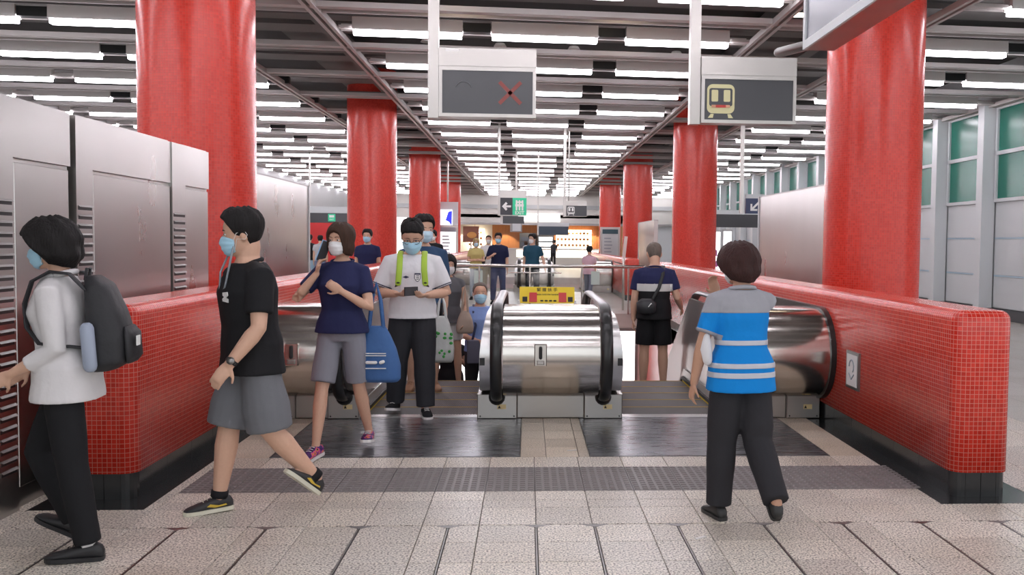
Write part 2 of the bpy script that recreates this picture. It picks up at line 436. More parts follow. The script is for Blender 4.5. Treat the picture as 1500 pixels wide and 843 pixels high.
lightbox(1.62, 2.28, 19.51, -1.5, -0.36, 'lit white advert box below the far railing on the pink wall')
lightbox(-1.9, -0.75, 19.51, -1.6, -0.36, 'lit white advert box behind the man in light blue shirt')

# ================================================================ ESCALATORS
SL = math.tan(R(30))
def prof(z, y, yk, yend):      # height of a line that is level up to yk and then falls at 30 degrees
    return z if y <= yk else z-(y-yk)*SL
rib_m = bpy.data.materials.new('ribbed_tread'); rib_m.use_nodes = True
_nt = rib_m.node_tree; _b = _nt.nodes['Principled BSDF']; _tc = _nt.nodes.new('ShaderNodeTexCoord'); _w = _nt.nodes.new('ShaderNodeTexWave')
_w.bands_direction = 'X'; _w.inputs['Scale'].default_value = 33; _w.inputs['Distortion'].default_value = 0
_nt.links.new(_tc.outputs['Object'], _w.inputs['Vector'])
_rp = _nt.nodes.new('ShaderNodeValToRGB'); _rp.color_ramp.elements[0].color = (0.03, 0.03, 0.03, 1); _rp.color_ramp.elements[1].color = (0.22, 0.22, 0.22, 1)
_nt.links.new(_w.outputs['Fac'], _rp.inputs[0]); _nt.links.new(_rp.outputs[0], _b.inputs['Base Color'])
_b.inputs['Metallic'].default_value = 0.6; _b.inputs['Roughness'].default_value = 0.4
_bp = _nt.nodes.new('ShaderNodeBump'); _bp.inputs['Distance'].default_value = 0.006; _nt.links.new(_w.outputs['Fac'], _bp.inputs['Height']); _nt.links.new(_bp.outputs[0], _b.inputs['Normal'])
line_m = mat('yellow_tread_line', (0.55, 0.36, 0.10), 0.5)
bal_m = mat('balustrade_steel', (0.72, 0.71, 0.70), 0.3, 1.0)
RC, ZC, YC = 0.375, 0.575, 7.83
def esc_profile(r, zc, yc, yk=10.0, yend=19.0, thick=None, bottom=None):
    """side outline in (y,z): round newel in front, level top, then the 30 degree descent"""
    p = [(yc+r*math.cos(R(a)), zc+r*math.sin(R(a))) for a in range(270, 89, -12)]
    p[-1] = (yc, zc+r)
    zt, zb_ = zc+r, zc-r
    p += [(yk, zt), (yend, zt-(yend-yk)*SL), (yend, zb_-(yend-yk)*SL-0.3), (yk, zb_-0.3), (yc+0.02, zb_-0.0)]
    return p
def escalator(x0, x1, hx0, hx1, dy, label):
    root = empty('escalator', ((x0+x1)/2, YC+dy, 0), 0, label, 'escalator'); ox = (x0+x1)/2
    def add(mb, name, mt, par=None, sm=False):
        mb.v = [(p[0]-ox, p[1]-YC, p[2]) for p in mb.v]
        o = mb.obj(name, mt, par or root, smooth=False)
        return smooth_by_angle(o, 40) if sm else o
    b = MB().box(x0, x1, 7.90, 8.0, -0.05, 0.006)
    for k in range(40):
        xx = x0+0.02+(x1-x0-0.04)*k/39; b.box(xx-0.004, xx+0.004, 8.0, 8.03, -0.02, 0.004)
    add(b, 'comb_plate', bal_m)
    z = 0.0; drops = [0, 0, 0, 0, 0, 0.07, 0.16]+[0.231]*14
    for k, dz in enumerate(drops):
        z -= dz; y = 8.03+0.4*k
        st = add(MB().box(x0+0.006, x1-0.006, y+0.003, y+0.397, z-0.24, z-0.002), 'step', rib_m)
        if k < 6: add(MB().box(x0+0.012, x1-0.012, y+0.366, y+0.382, z-0.003, z+0.001), 'tread_line', line_m, st)
    for xs, sgn, hx in ((x0, -1, hx0), (x1, 1, hx1)):
        sk = MB(); a, c = sorted((xs, xs+sgn*0.012))
        o = [(7.9, -0.05), (7.9, 0.14), (9.95, 0.14), (19, 0.14-9.05*SL), (19, -0.3-9.05*SL), (9.95, -0.3)]
        sk.prism(o, 'x', a, c); s_ = add(sk, 'skirt_panel', bal_m)
        a, c = sorted((xs-sgn*0.001, xs-sgn*0.022)); br = MB()
        br.prism([(8.0, 0.03), (8.0, 0.06), (9.95, 0.06), (18, 0.06-8.05*SL), (18, 0.03-8.05*SL), (9.95, 0.03)], 'x', a, c); add(br, 'skirt_brush', black, s_)
        a, c = sorted((xs-sgn*0.001, xs-sgn*0.012)); br = MB()
        br.box(a, c, 8.0, 9.95, 0.004, 0.018); add(br, 'yellow_edge', yellow_m, s_)
        bl = MB(); a, c = sorted((xs+sgn*0.013, hx-sgn*0.045))
        pr = [(q[0], q[1]) for q in esc_profile(0.33, ZC, YC)]
        bl.prism(pr, 'x', a, c)
        bl.v = [(p[0]+sgn*0.05*max(0, (p[2]-0.45)/0.45)**2*(1 if p[1] < 10.1 else 0.8), p[1], p[2]) if abs(p[0]-xs) < 0.05 and p[2] > 0.45 else p for p in bl.v]
        balu = add(bl, 'balustrade', bal_m, None, True)
        add(MB().box(min(xs+sgn*0.02, xs+sgn*0.06), max(xs+sgn*0.02, xs+sgn*0.06), YC-0.338, YC-0.30, 0.50, 0.56), 'sensor_port', black, balu)
        hp = [(hx, YC+0.06, 0.165)]+[(hx, YC+0.398*math.cos(R(a)), ZC+0.398*math.sin(R(a))) for a in range(262, 89, -8)]
        hp += [(hx, y, 0.975) for y in (8.3, 9.0, 9.6)]+[(hx, 9.85, 0.968), (hx, 10.0, 0.945), (hx, 10.2, 0.85)]+[(hx, 10.2+t, 0.85-t*SL) for t in (1, 3, 5, 8.5)]
        hb = MB().tube(hp, 0.047, 12, flat=0.5, up=(1, 0, 0)); hr = add(hb, 'handrail', rubber, None, True)
        ir = MB().tube([(hx, YC+0.08, 0.18), (hx, YC-0.02, 0.19)], [0.075, 0.07], 14, up=(1, 0, 0)); add(ir, 'handrail_inlet', black, None, True)
    return root
def casing(x0, x1, xa, xb, dy, label, feet, gasket=None, keyx=None, disc=None):
    """steel end casing: drum from xa to xb, base boxes x0..x1"""
    ox = (x0+x1)/2
    root = empty('escalator_casing', (ox, YC+dy, 0), 0, label, 'escalator casing')
    def add(mb, name, mt, par=None, sm=False):
        mb.v = [(p[0]-ox, p[1]-YC, p[2]) for p in mb.v]
        o = mb.obj(name, mt, par or root)
        return smooth_by_angle(o, 30) if sm else o
    pr_ = esc_profile(RC, ZC, YC); i_ = [i for i, q_ in enumerate(pr_) if q_ == (10.0, ZC+RC)][0]
    pr_[i_:i_+2] = [(8.22, 0.95), (8.30, 0.93), (8.42, 0.80), (10.0, 0.80), (19.0, 0.80-9*SL)]
    b = MB(); b.prism(pr_, 'x', xa, xb); add(b, 'steel_drum', chrome, None, True)
    for k, y in enumerate((8.5, 8.85, 9.2, 9.55)):
        add(MB().box(xa+0.03, xb-0.03, y, y+0.3, 0.797, 0.809), 'deck_plate', steel)
    lo, hi = feet
    for a, c, yy in ((x0, lo, 0.0), (lo, hi, 0.03), (hi, x1, 0.0)):
        if c-a < 0.05: continue
        bx = add(bevel_mb(a, c, YC+yy-0.01, YC+0.6, 0.004, 0.212), 'base_panel', steel)
        if yy == 0.0:
            bo = MB()
            for px in (a+0.025, c-0.025): bo.ball((px, YC-0.012, 0.025), 0.007, n=8, m=4)
            add(bo, 'bolts', black, bx)
            cxm = (a+c)/2
            wl_ = add(MB().box(cxm+0.0, cxm+0.075, YC-0.013, YC-0.0095, 0.085, 0.125), 'warning_label', mat('yellow_label', (0.75, 0.6, 0.3), 0.5), bx)
            add(MB().prism([(cxm+0.006, 0.092), (cxm+0.03, 0.092), (cxm+0.018, 0.118)], 'y', YC-0.0145, YC-0.0125), 'warning_mark', ink, wl_)
    if gasket:
        b = MB(); pts = [(YC+(RC+0.02)*math.cos(R(a)), ZC+(RC+0.02)*math.sin(R(a))) for a in range(270, 89, -12)]
        pts += [(9.9, ZC+RC+0.02), (9.9, ZC+RC-0.02), (YC+0.02, ZC-RC)]
        b.prism(pts, 'x', gasket[0], gasket[1]); add(b, 'gasket', rubber, None, True)
    if keyx is not None:
        yk_ = YC-RC
        p = add(bevel_mb(keyx-0.05, keyx+0.05, yk_-0.022, yk_+0.05, 0.50, 0.68), 'key_switch', chrome)
        add(MB().tube([(keyx, yk_-0.03, 0.57), (keyx, yk_-0.03, 0.65)], 0.014, 10), 'switch_slot', black, p)
        add(bevel_mb(keyx-0.03, keyx+0.03, yk_-0.04, yk_, 0.515, 0.55), 'switch_lip', steel, p)
    if disc is not None:
        add(MB().tube([(disc, 8.02, 0.965), (disc, 8.06, 0.965)], 0.088, 24, ends=False), 'round_speaker', steel_d, None, True)
    return root
def bevel_mb(x0, x1, y0, y1, z0, z1, e=0.006):
    b = MB()
    b.rings([[(x0+e, y0, z0+e), (x1-e, y0, z0+e), (x1-e, y0, z1-e), (x0+e, y0, z1-e)], [(x0, y0+e, z0), (x1, y0+e, z0), (x1, y0+e, z1), (x0, y0+e, z1)], [(x0, y1, z0), (x1, y1, z0), (x1, y1, z1), (x0, y1, z1)]])
    return b
LX0, LX1, RX0, RX1 = -1.38, -0.40, 0.80, 1.70
for dy in (0, 20):
    n = dy == 0
    escalator(LX0, LX1, LX0-0.14, LX1+0.15, dy, 'escalator that the man in white football shirt steps off' if n else 'distant escalator left of the far steel casing')
    escalator(RX0, RX1, RX0-0.15, RX1+0.14, dy, 'escalator that the man in black shorts rides down' if n else 'distant escalator beyond the railing, right of the far casing')
    casing(-0.415, 0.815, -0.195, 0.595, dy, 'polished steel drum casing between the two escalators' if n else 'distant steel casing between the far pair of escalators', (-0.08, 0.49), keyx=0.11)
    casing(XL+0.01, LX0-0.02, XL+0.01, LX0-0.195, dy, 'steel drum casing with key switch against left red parapet' if n else 'distant steel drum casing against the far left parapet', (XL+0.3, LX0-0.28), keyx=-1.86)
    casing(RX1+0.02, XR-0.01, RX1+0.195, XR-0.01, dy, 'steel drum casing with round speaker beside the framed notice' if n else 'distant steel drum casing behind the woman in pink', (RX1+0.3, XR-0.3), gasket=(XR-0.045, XR-0.002), disc=2.06)
# yellow notice on the deck of the centre casing
ys_ = empty('yellow_notice', (0.205, 9.60, 0.868), 0, 'yellow hold-the-handrail notice on top of the centre casing', 'sign')
q = MB().prism([(-0.02, 0.0), (0.0, 0.0), (0.10, 0.165), (0.08, 0.165)], 'x', -0.285, 0.285); q.obj('board', yellow_m, ys_)
MB().box(-0.30, -0.28, -0.02, 0.1, -0.06, 0.03).obj('foot', white_m, ys_); MB().box(0.28, 0.30, -0.02, 0.1, -0.06, 0.03).obj('foot', white_m, ys_)
tilt = math.atan2(0.165, 0.10)
def onboard(x, t): return (x, -0.0235+0.1*t, 0.165*t)
text('緊 握 扶 手', 0.045, ink, ys_, onboard(0.0, 0.82), (tilt, 0, 0))
text('Please hold the handrail', 0.026, ink, ys_, onboard(0.0, 0.55), (tilt, 0, 0))
for k in range(4): MB().box(-0.07+0.045*k, -0.04+0.045*k, -0.0135, -0.0095, 0.020, 0.034).obj('print_mark', ink, ys_)
for xx in (-0.145, 0.16):
    MB().prism([(-0.026+0.1*0.08, 0.165*0.08), (-0.02+0.1*0.08, 0.165*0.08), (-0.02+0.1*0.66, 0.165*0.66), (-0.026+0.1*0.66, 0.165*0.66)], 'x', xx-0.04, xx+0.04).obj('red_block', red_ink, ys_)
for xx in (-0.23, 0.24):
    MB().prism([(-0.026+0.1*0.1, 0.165*0.1), (-0.02+0.1*0.1, 0.165*0.1), (-0.02+0.1*0.4, 0.165*0.4), (-0.026+0.1*0.4, 0.165*0.4)], 'x', xx-0.025, xx+0.025).obj('pictogram', ink, ys_)

# glass railing at the far side of the void
rail = empty('glass_railing', (0.15, 19.42, 0), 0, 'steel and glass railing across the far side of the escalator void', 'railing')
MB().tube([(-2.3, 0, 1.0), (2.3, 0, 1.0)], 0.035, 12).obj('top_rail', chrome, rail, smooth=True)
MB().tube([(-0.55, 0.0, 0.86), (0.55, 0, 0.86)], 0.012, 8).obj('mid_rail', chrome, rail, smooth=True)
px_ = [-2.26, -1.15, -0.1, 0.99, 1.97, 2.28]
for x in px_: MB().box(x-0.018, x+0.018, -0.03, 0.03, 0, 0.98).obj('post', chrome, rail)
for a, c in zip(px_[:-1], px_[1:]):
    MB().box(a+0.03, c-0.03, -0.006, 0.006, 0.06, 0.93).obj('pane', glass, rail)
mint = mat('mint_notice', (0.55, 0.68, 0.62), 0.5)
for x in (-1.02, 1.42):
    MB().box(x-0.09, x+0.09, 19.403, 19.411, 0.62, 0.90).obj('railing_notice', mint, label='pale mint notice hung on the far glass railing', cat='notice', group='mint notices on the railing')
# ================================================================ COLUMNS
def column(x, y, r, z1, label, group=None):
    n = 64; v = []; f = []; uv = []
    for z in (0.16, z1):
        for i in range(n): v.append((r*math.cos(2*PI*i/n), r*math.sin(2*PI*i/n), z))
    for i in range(n):
        j = (i+1) % n; f.append((i, j, n+j, n+i)); a, b = i*2*PI*r/n, (i+1)*2*PI*r/n
        uv += [(a, 0.16), (b, 0.16), (b, z1), (a, z1)]
    me = bpy.data.meshes.new('shaft'); me.from_pydata(v, [], f); ul = me.uv_layers.new(name='UVMap')
    for i, q in enumerate(uv): ul.data[i].uv = q
    me.polygons.foreach_set('use_smooth', [True]*n)
    root = empty('column', (x, y, 0), 0, label, 'column', group)
    link('shaft', me, red_col, root)
    b = MB(); b.rings([[(r*0.985*math.cos(2*PI*i/48), r*0.985*math.sin(2*PI*i/48), z) for i in range(48)] for z in (0, 0.165)])
    smooth_by_angle(b.obj('base', black_t, root))
    return root
LXC, RXC = -3.5, 4.08
column(-3.29, 9.55, 0.55, 5.3, 'thick red mosaic column rising behind the steel cabinets on the left')
column(-3.53, 21.4, 0.55, 5.3, 'red mosaic column behind the masked young man in navy tee')
column(-3.64, 33.2, 0.55, 5.3, 'red mosaic column beside the blue screen')
column(-3.95, 47.5, 0.55, 5.3, 'farthest red mosaic column behind the white map board')
column(4.05, 10.76, 0.55, 5.3, 'thick red mosaic column behind the right parapet')
column(4.14, 23.0, 0.55, 5.3, 'red mosaic column between grey steel panel and man in black shorts')
column(4.11, 34.8, 0.55, 5.3, 'red mosaic column behind the tall narrow steel screen')
column(4.2, 47.5, 0.55, 5.3, 'farthest red mosaic column behind the framed map')

# ================================================================ CEILING
ceil = MB().box(-14, 12, -8, 62, 5.3, 5.5).obj('ceiling', dark_c, kind='structure')
SK = 0.055; ZS = 4.4
def skew_box(x0, x1, y, w, z0, z1, mb=None):
    mb = mb or MB()
    v = [(x, y+SK*x+yy, z) for z in (z0, z1) for yy in (-w/2, w/2) for x in (x0, x1)]
    return mb.add(v, [(0, 2, 3, 1), (4, 5, 7, 6), (0, 1, 5, 4), (2, 6, 7, 3), (0, 4, 6, 2), (1, 3, 7, 5)])
zones = ((-13.5, -4.66), (-2.62, 3.18), (5.3, 9.55))
# longitudinal double rails
for x in (-4.62, -2.72, 3.26, 5.22, 9.6):
    for k in (-0.05, 0.05):
        MB().box(x+k-0.025, x+k+0.025, -6, 58, ZS-0.02, ZS+0.06).obj('runner', slat_m, ceil)
rows = [13.28+2.42*k for k in range(-6, 19)]
for i, y in enumerate(rows):
    for zx0, zx1 in zones:
        skew_box(zx0, zx1, y+0.02, 0.10, ZS+0.02, ZS+0.06).obj('slat', slat_m, ceil)            # carrier of the lamps
        skew_box(zx0, zx1, y+0.17, 0.03, ZS+0.02, ZS+0.12).obj('slat', slat_m, ceil)
    for dyy, w, h in ((-1.21, 0.14, 0.07), (-0.95, 0.03, 0.10)):                                   # plain rails between the lamp rows
        skew_box(-13.5, 9.55, y+dyy, w, ZS, ZS+h).obj('slat', slat_m, ceil)
    skew_box(-13.5, 9.55, y-0.5, 0.55, ZS+0.42, ZS+0.5).obj('duct_panel', duct_m, ceil)
    skew_box(-13.5, 9.55, y+0.62, 0.35, ZS+0.30, ZS+0.36).obj('duct_panel', duct_m, ceil)
# lamps: housing, reflector and tube
def lamp_mesh():
    h = MB(); h.prism([(-0.10, 0.04), (-0.095, 0.21), (0.095, 0.21), (0.10, 0.04), (0.08, 0.04), (0.07, 0.08), (-0.07, 0.08), (-0.08, 0.04)], 'x', -0.75, 0.75)
    t = MB(); t.box(-0.74, 0.74, -0.06, 0.06, -0.02, 0.075)
    e = MB(); e.box(0.76, 1.14, -0.07, 0.07, 0.06, 0.19)
    hm, tm, em = h.mesh('housing'), t.mesh('tube'), e.mesh('junction_box')
    hm.materials.append(white_m); tm.materials.append(tube_m); em.materials.append(black)
    return hm, tm, em
hm, tm, em = lamp_mesh()
lampn = 0
for i, y in enumerate(rows):
    for zi, (zx0, zx1) in enumerate(zones):
        n = int((zx1-zx0)//1.9); off = (0.0, 0.25, -0.2, 0.1)[i % 4]
        if zi == 0: n = 4
        for k in range(n):
            x = (zx0+zx1)/2+(k-(n-1)/2)*1.9+off*(0.5 if zi != 1 else 0.3)
            if zi == 0: x = zx1-0.95-1.9*k
            root = empty('ceiling_lamp', (x, y+SK*x, ZS-0.045), math.atan(SK), ('fluorescent ceiling lamp in white housing above the left aisle', 'fluorescent ceiling lamp in white housing above the escalators', 'fluorescent ceiling lamp in white housing above the window aisle')[zi], 'ceiling lamp', ('left aisle ceiling lamps', 'centre ceiling lamps', 'window aisle ceiling lamps')[zi])
            link('housing', hm, None, root); link('tube', tm, None, root)
            if random.random() < 0.8 and k < n-1: link('junction_box', em, None, root)
            lampn += 1
# emergency downlights and detectors up in the void
for x, y in ((-0.9, 11.9), (1.2, 12.2), (-0.85, 13.9), (1.45, 14.1), (3.9, 13.2)):
    r_ = empty('square_downlight', (x, y, 4.78), 0, 'small square warm downlight recessed above the slats', 'downlight', 'square downlights above the slats')
    MB().box(-0.16, 0.16, -0.12, 0.12, 0.0, 0.08).obj('housing', steel_d, r_); MB().box(-0.13, 0.13, -0.09, 0.09, -0.012, 0.004).obj('lens', warm_l, r_)
for x, y in ((-1.55, 14.4), (0.7, 14.7), (2.35, 14.9), (-0.45, 14.6)):
    MB().tube([(0, 0, 0), (0, 0, 0.05)], [0.1, 0.07], 16, ends=False).obj('smoke_detector', white_m, label='round white smoke detector among the ceiling slats', cat='detector', group='ceiling smoke detectors', loc=(x, y, 4.52))
# cable trays and ducts over the columns
for x, z, w, h in ((-3.65, 4.95, 0.9, 0.2), (-3.1, 4.75, 0.25, 0.12), (4.2, 4.95, 1.0, 0.2), (4.75, 4.75, 0.2, 0.12)):
    MB().box(x-w/2, x+w/2, -4, 57, z, z+h).obj('cable_tray', duct_m, ceil)

# ================================================================ STEEL CABINETS AND SCREENS
def louvre_post(x, y0, y1, h, root, oy):
    p = MB().box(x-0.07, x+0.06, y0, y1, 0, h).obj('post', steel_v, root); p.location = (0, -oy, 0)
    for k in range(26):
        z = 0.22+0.058*k
        if z > 1.72: break
        s_ = MB().box(x+0.058, x+0.0615, y0+0.02, y1-0.02, z, z+0.022).obj('louvre_slot', black, p)
        MB().prism([(x+0.06, z+0.022), (x+0.074, z+0.018), (x+0.06, z+0.030)], 'y', y0+0.018, y1-0.018).obj('louvre_lip', steel_d, p)
cab_labels = ['steel cabinet with louvred post behind the woman with backpack', 'wide steel cabinet with scratched door beside the red parapet', 'narrow steel cabinet end in front of the thick red column']
for (pa, pb, y0, y1), lab in zip(((5.02, 5.21, 5.21, 5.86), (5.91, 6.13, 6.13, 7.46), (7.46, 7.74, 7.74, 8.32)), cab_labels):
    root = empty('steel_cabinet', (0, pa, 0), 0, lab, 'cabinet')
    x = -2.80
    louvre_post(x-0.03, pa, pb, 2.25, root, pa)
    c = MB().box(x-0.55, x, y0, y1, 0, 2.26).obj('body', steel_v, root); c.location = (0, -pa, 0)
    dr = MB().box(x, x+0.02, y0+0.025, y1-0.025, 0.12, 1.905).obj('door', steel_v, root); dr.location = (0, -pa, 0); bevel(dr, 0.004, 1)
    hd = MB().box(x, x+0.022, y0+0.004, y1-0.004, 1.93, 2.25).obj('header_panel', steel_v, root); hd.location = (0, -pa, 0)
o = MB().box(-3.5, -2.86, 2.9, 5.0, 0, 2.26).obj('body', steel_v)
tag(o, 'steel cabinet side left of the louvred post', 'cabinet'); o.name = 'steel_cabinet'
def screen(x, y0, y1, h, label, t=0.12):
    root = empty('steel_screen', (x, y0, 0), 0, label, 'screen')
    MB().box(-t/2, t/2, 0.02, y1-y0-0.02, 0.0, h).obj('panel', steel_v, root)
    MB().box(-t/2-0.015, t/2+0.015, y1-y0-0.03, y1-y0+0.03, 0, h+0.005).obj('end_cap', lgrey_m, root)
    MB().box(-t/2-0.004, t/2+0.004, 0, y1-y0, h, h+0.02).obj('top_trim', steel_d, root)
screen(-3.62, 10.15, 15.4, 2.36, 'tall brushed steel screen behind the man in black polo')
screen(3.98, 11.4, 15.6, 2.29, 'pale steel screen between the two right columns')
screen(3.92, 28.3, 32.3, 2.2, 'narrow steel screen standing beside the far red column')

# ================================================================ RIGHT WINDOW WALL
wallR = MB().box(9.78, 9.95, 8, 58, 0, 5.3).obj('wall_right', lgrey_m, kind='structure')
MB().box(9.70, 9.78, 8, 58, 0, 0.22).obj('baseboard_right', mat('dark_skirting', (0.06, 0.065, 0.07), 0.5), kind='structure')
mull = MB().box(-0.18, 0.10, -0.13, 0.13, 0.22, 4.5).mesh('mullion'); mull.materials.append(lgrey_m)
pan = [MB().box(0, 0.03, -0.94, 0.94, a, b).mesh('panel') for a, b in ((0.24, 0.88), (0.92, 1.66), (1.70, 2.42))]
for p in pan: p.materials.append(lgrey_m)
strip = MB().box(-0.012, 0.02, -0.93, 0.93, 0, 0.03).mesh('joint_strip'); strip.materials.append(mat('blue_grey_strip', (0.45, 0.60, 0.70), 0.3))
pane = [MB().box(0.0, 0.02, -0.86, 0.86, a, b).mesh('pane') for a, b in ((2.50, 3.40), (3.48, 4.34))]
for p in pane: p.materials.append(teal_glass)
frame = MB()
for a, b in ((2.43, 2.50), (3.40, 3.48), (4.34, 4.42)): frame.box(-0.04, 0.03, -0.94, 0.94, a, b)
for a in (-0.94, 0.86): frame.box(-0.04, 0.03, a, a+0.08, 2.50, 4.34)
frame = frame.mesh('window_frame'); frame.materials.append(lgrey_m)
k = 0; y = 10.2
while y < 57:
    link('mullion', mull, None, wallR, loc=(9.62, y, 0))
    yc = y+1.1
    for p in pan: link('panel', p, None, wallR, loc=(9.735, yc, 0))
    for z in (0.885, 1.665): link('joint_strip', strip, None, wallR, loc=(9.735, yc, z))
    w_ = link('window_%d' % (k+1), frame, None, None, kind='structure', loc=(9.72, yc, 0))
    for p in pane: link('pane', p, None, w_)
    y += 2.2; k += 1
# lit adverts, dark sign beam in the right aisle
def advert(x, y, w, z0, z1, label, lines=True):
    r_ = empty('standing_advert', (x, y, 0), 0, label, 'advert')
    MB().box(-w/2-0.03, w/2+0.03, 0.0, 0.08, 0.0, z1+0.05).obj('frame', grey_m, r_)
    MB().box(-w/2, w/2, -0.012, 0.0, z0, z1).obj('lit_face', lit_w, r_)
    for k in range(3): MB().box(-w*0.3+k*0.03, w*0.2-k*0.02, -0.016, -0.012, z0+(z1-z0)*(0.2+0.25*k), z0+(z1-z0)*(0.34+0.25*k)).obj('print', mat('magenta_print', (0.5, 0.12, 0.35), 0.5), r_)
advert(5.33, 26.0, 0.2, 0.6, 1.84, 'slim lit advert panel behind the red column, left of a pair')
advert(5.66, 26.1, 0.22, 0.6, 1.86, 'slim lit advert panel with pink print beside the woman in blue vest')
bm_ = MB().box(0, 3.6, 0, 0.25, 0, 0.42).obj('sign_beam', mat('dark_sign_band', (0.05, 0.05, 0.055), 0.4), label='dark horizontal sign beam across the right aisle', cat='sign', loc=(6.0, 30.0, 2.05))
MB().box(-0.02, 3.62, -0.01, 0.26, 0.42, 0.56).obj('top_trim', lgrey_m, bm_)
arrow_root = empty('arrow_sign', (4.93, 20.0, 2.17), 0, 'small navy sign with white diagonal arrow above steel screen', 'sign')
MB().box(-0.2, 0.2, 0, 0.08, 0.0, 0.33).obj('panel', blue_sign, arrow_root)
MB().box(-0.2, 0.2, -0.005, 0.085, 0.33, 0.42).obj('header', lgrey_m, arrow_root)
b = MB(); b.prism([(0.07, 0.26), (0.10, 0.23), (-0.03, 0.10), (0.05, 0.10), (0.05, 0.06), (-0.10, 0.06), (-0.10, 0.21), (-0.06, 0.21), (-0.06, 0.13)], 'y', -0.008, 0.0)
b.obj('arrow', white_ink, arrow_root)
for x in (-0.28,): MB().box(x-0.05, x+0.03, 0, 0.08, 0.0, 3.13).obj('hanger', steel, arrow_root)
MB().tube([(6.72, 20, 2.2), (6.72, 20, 4.4)], 0.05, 10).obj('hanger_pole', steel, label='thin steel pole hanging above the pale steel screen', cat='pole')

# ================================================================ HANGING SIGNS
def train_icon(root, x, z, s, mt, dark):
    b = MB()
    def rrect(x0, x1, z0, z1, r, n=5):
        p = []
        for cx, cz, a0 in ((x1-r, z0+r, -90), (x1-r, z1-r, 0), (x0+r, z1-r, 90), (x0+r, z0+r, 180)):
            p += [(cx+r*math.cos(R(a0+90*k/n)), cz+r*math.sin(R(a0+90*k/n))) for k in range(n+1)]
        return p
    b.prism([(x+p[0]*s, z+p[1]*s) for p in rrect(-0.5, 0.5, 0.16, 1.2, 0.2)], 'y', -0.006, 0.0)
    ic = b.obj('train_pictogram', mt, root)
    b = MB(); b.prism([(x+p[0]*s, z+p[1]*s) for p in rrect(-0.42, 0.42, 0.42, 1.06, 0.08)], 'y', -0.008, -0.004); b.obj('cab_front', dark, ic)
    for sx in (-1, 1):
        b = MB(); b.prism([(x+p[0]*s, z+p[1]*s) for p in rrect(sx*0.22-0.12, sx*0.22+0.12, 0.58, 1.0, 0.04)], 'y', -0.010, -0.006); b.obj('cab_window', mt, ic)
        b = MB(); b.prism([(x+(sx*0.25)*s, z+0.14*s), (x+sx*0.36*s, z+0.14*s), (x+sx*0.46*s, z), (x+sx*0.28*s, z)], 'y', -0.006, 0.0); b.obj('rail_mark', mt, ic)
    return ic
lime = mat('sign_cream_yellow', (0.62, 0.58, 0.32), 0.5)
def hang_sign(x0, x1, z0, z1, y, pole_x, label, head=0.17):
    r_ = empty('hanging_sign', ((x0+x1)/2, y, z0), 0, label, 'sign'); w = (x1-x0)/2; h = z1-z0
    MB().box(-w, w, 0, 0.16, 0, h).obj('case', steel, r_)
    MB().box(-w-0.002, w+0.002, -0.008, 0.165, h-head, h).obj('header', steel, r_)
    b = MB(); e = 0.032; t = h-head-0.01
    b.box(-w, w, -0.014, 0, 0, e); b.box(-w, w, -0.014, 0, t-e, t); b.box(-w, -w+e, -0.014, 0, e, t-e); b.box(w-e, w, -0.014, 0, e, t-e)
    b.obj('bezel', steel, r_)
    MB().box(-w+e, w-e, -0.004, 0.001, e, t-e).obj('screen', screen_m, r_)
    px = pole_x-(x0+x1)/2
    MB().box(px-0.05, px+0.05, 0.02, 0.12, -0.01, 5.3-z0).obj('pole', steel, r_)
    return r_
s1 = hang_sign(-0.856, 0.069, 2.69, 3.34, 9.0, -0.912, 'hanging dark display with faint red cross')
MB().box(-0.4, -0.27, -0.011, -0.007, 0.615, 0.64).obj('sticker', white_m, s1)
redx = mat('dim_red_cross', (0.26, 0.06, 0.05), 0.5)
for a in (1, -1):
    b = MB(); b.prism([(-0.145, -0.018), (0.145, -0.018), (0.145, 0.018), (-0.145, 0.018)], 'y', -0.0065, -0.0035)
    o = b.obj('cross_bar', redx, s1); o.location = (0.215, 0, 0.235); o.rotation_euler = (0, a*PI/4, 0)
b = MB(); b.tube([(-0.23+0.075*math.cos(R(a)), -0.004, 0.26+0.075*math.sin(R(a))) for a in range(20, 161, 20)], 0.006, 6); b.obj('faint_arc', mat('faint_grey', (0.09, 0.09, 0.095), 0.5), s1)
s2 = hang_sign(1.669, 2.603, 2.675, 3.315, 9.0, 1.613, 'hanging dark display with cream train pictogram', 0.175)
ti = train_icon(s2, -0.275, 0.05, 0.27, lime, screen_m)
for x, mt, w in ((-0.275, redx, 0.05), (-0.345, mat('pale_orange_lamp', (0.6, 0.3, 0.18), 0.5), 0.02), (-0.205, MATS['pale_orange_lamp'], 0.02)):
    MB().box(x-w, x+w, -0.012, -0.008, 0.15+0.0, 0.175).obj('train_lamp', mat('red_band', (0.5, 0.04, 0.03), 0.5) if w == 0.05 else mt, ti)
# sign seen end-on at upper right
s3 = empty('hanging_sign', (1.5, 4.5, 2.56), 0, 'hanging direction sign seen edge-on in front of right red column', 'sign')
MB().box(0.0, 0.16, -1.4, 0.53, 0.0, 0.62).obj('case', steel, s3)
b = MB(); b.box(-0.014, 0, -1.4, 0.53, 0, 0.045); b.box(-0.014, 0, 0.49, 0.53, 0.045, 0.62); b.obj('bezel', lgrey_m, s3)
MB().box(-0.005, 0.0, -1.39, 0.485, 0.05, 0.62).obj('screen', mat('blue_grey_screen', (0.16, 0.17, 0.21), 0.25), s3)
for y0 in (0.35, 0.12): MB().prism([(y0, 0.25), (y0-0.13, 0.40), (y0-0.05, 0.40), (y0-0.05, 0.55), (y0+0.04, 0.55), (y0+0.04, 0.40)], 'x', -0.009, -0.004).obj('print', white_ink, s3)
MB().box(0.04, 0.12, 0.3, 0.38, 0.62, 2.7).obj('pole', steel, s3)
MB().tube([(0.04, 0.5, 0.03), (-0.06, 0.85, 0.05)], 0.028, 10).obj('side_arm', steel_d, s3, smooth=True)
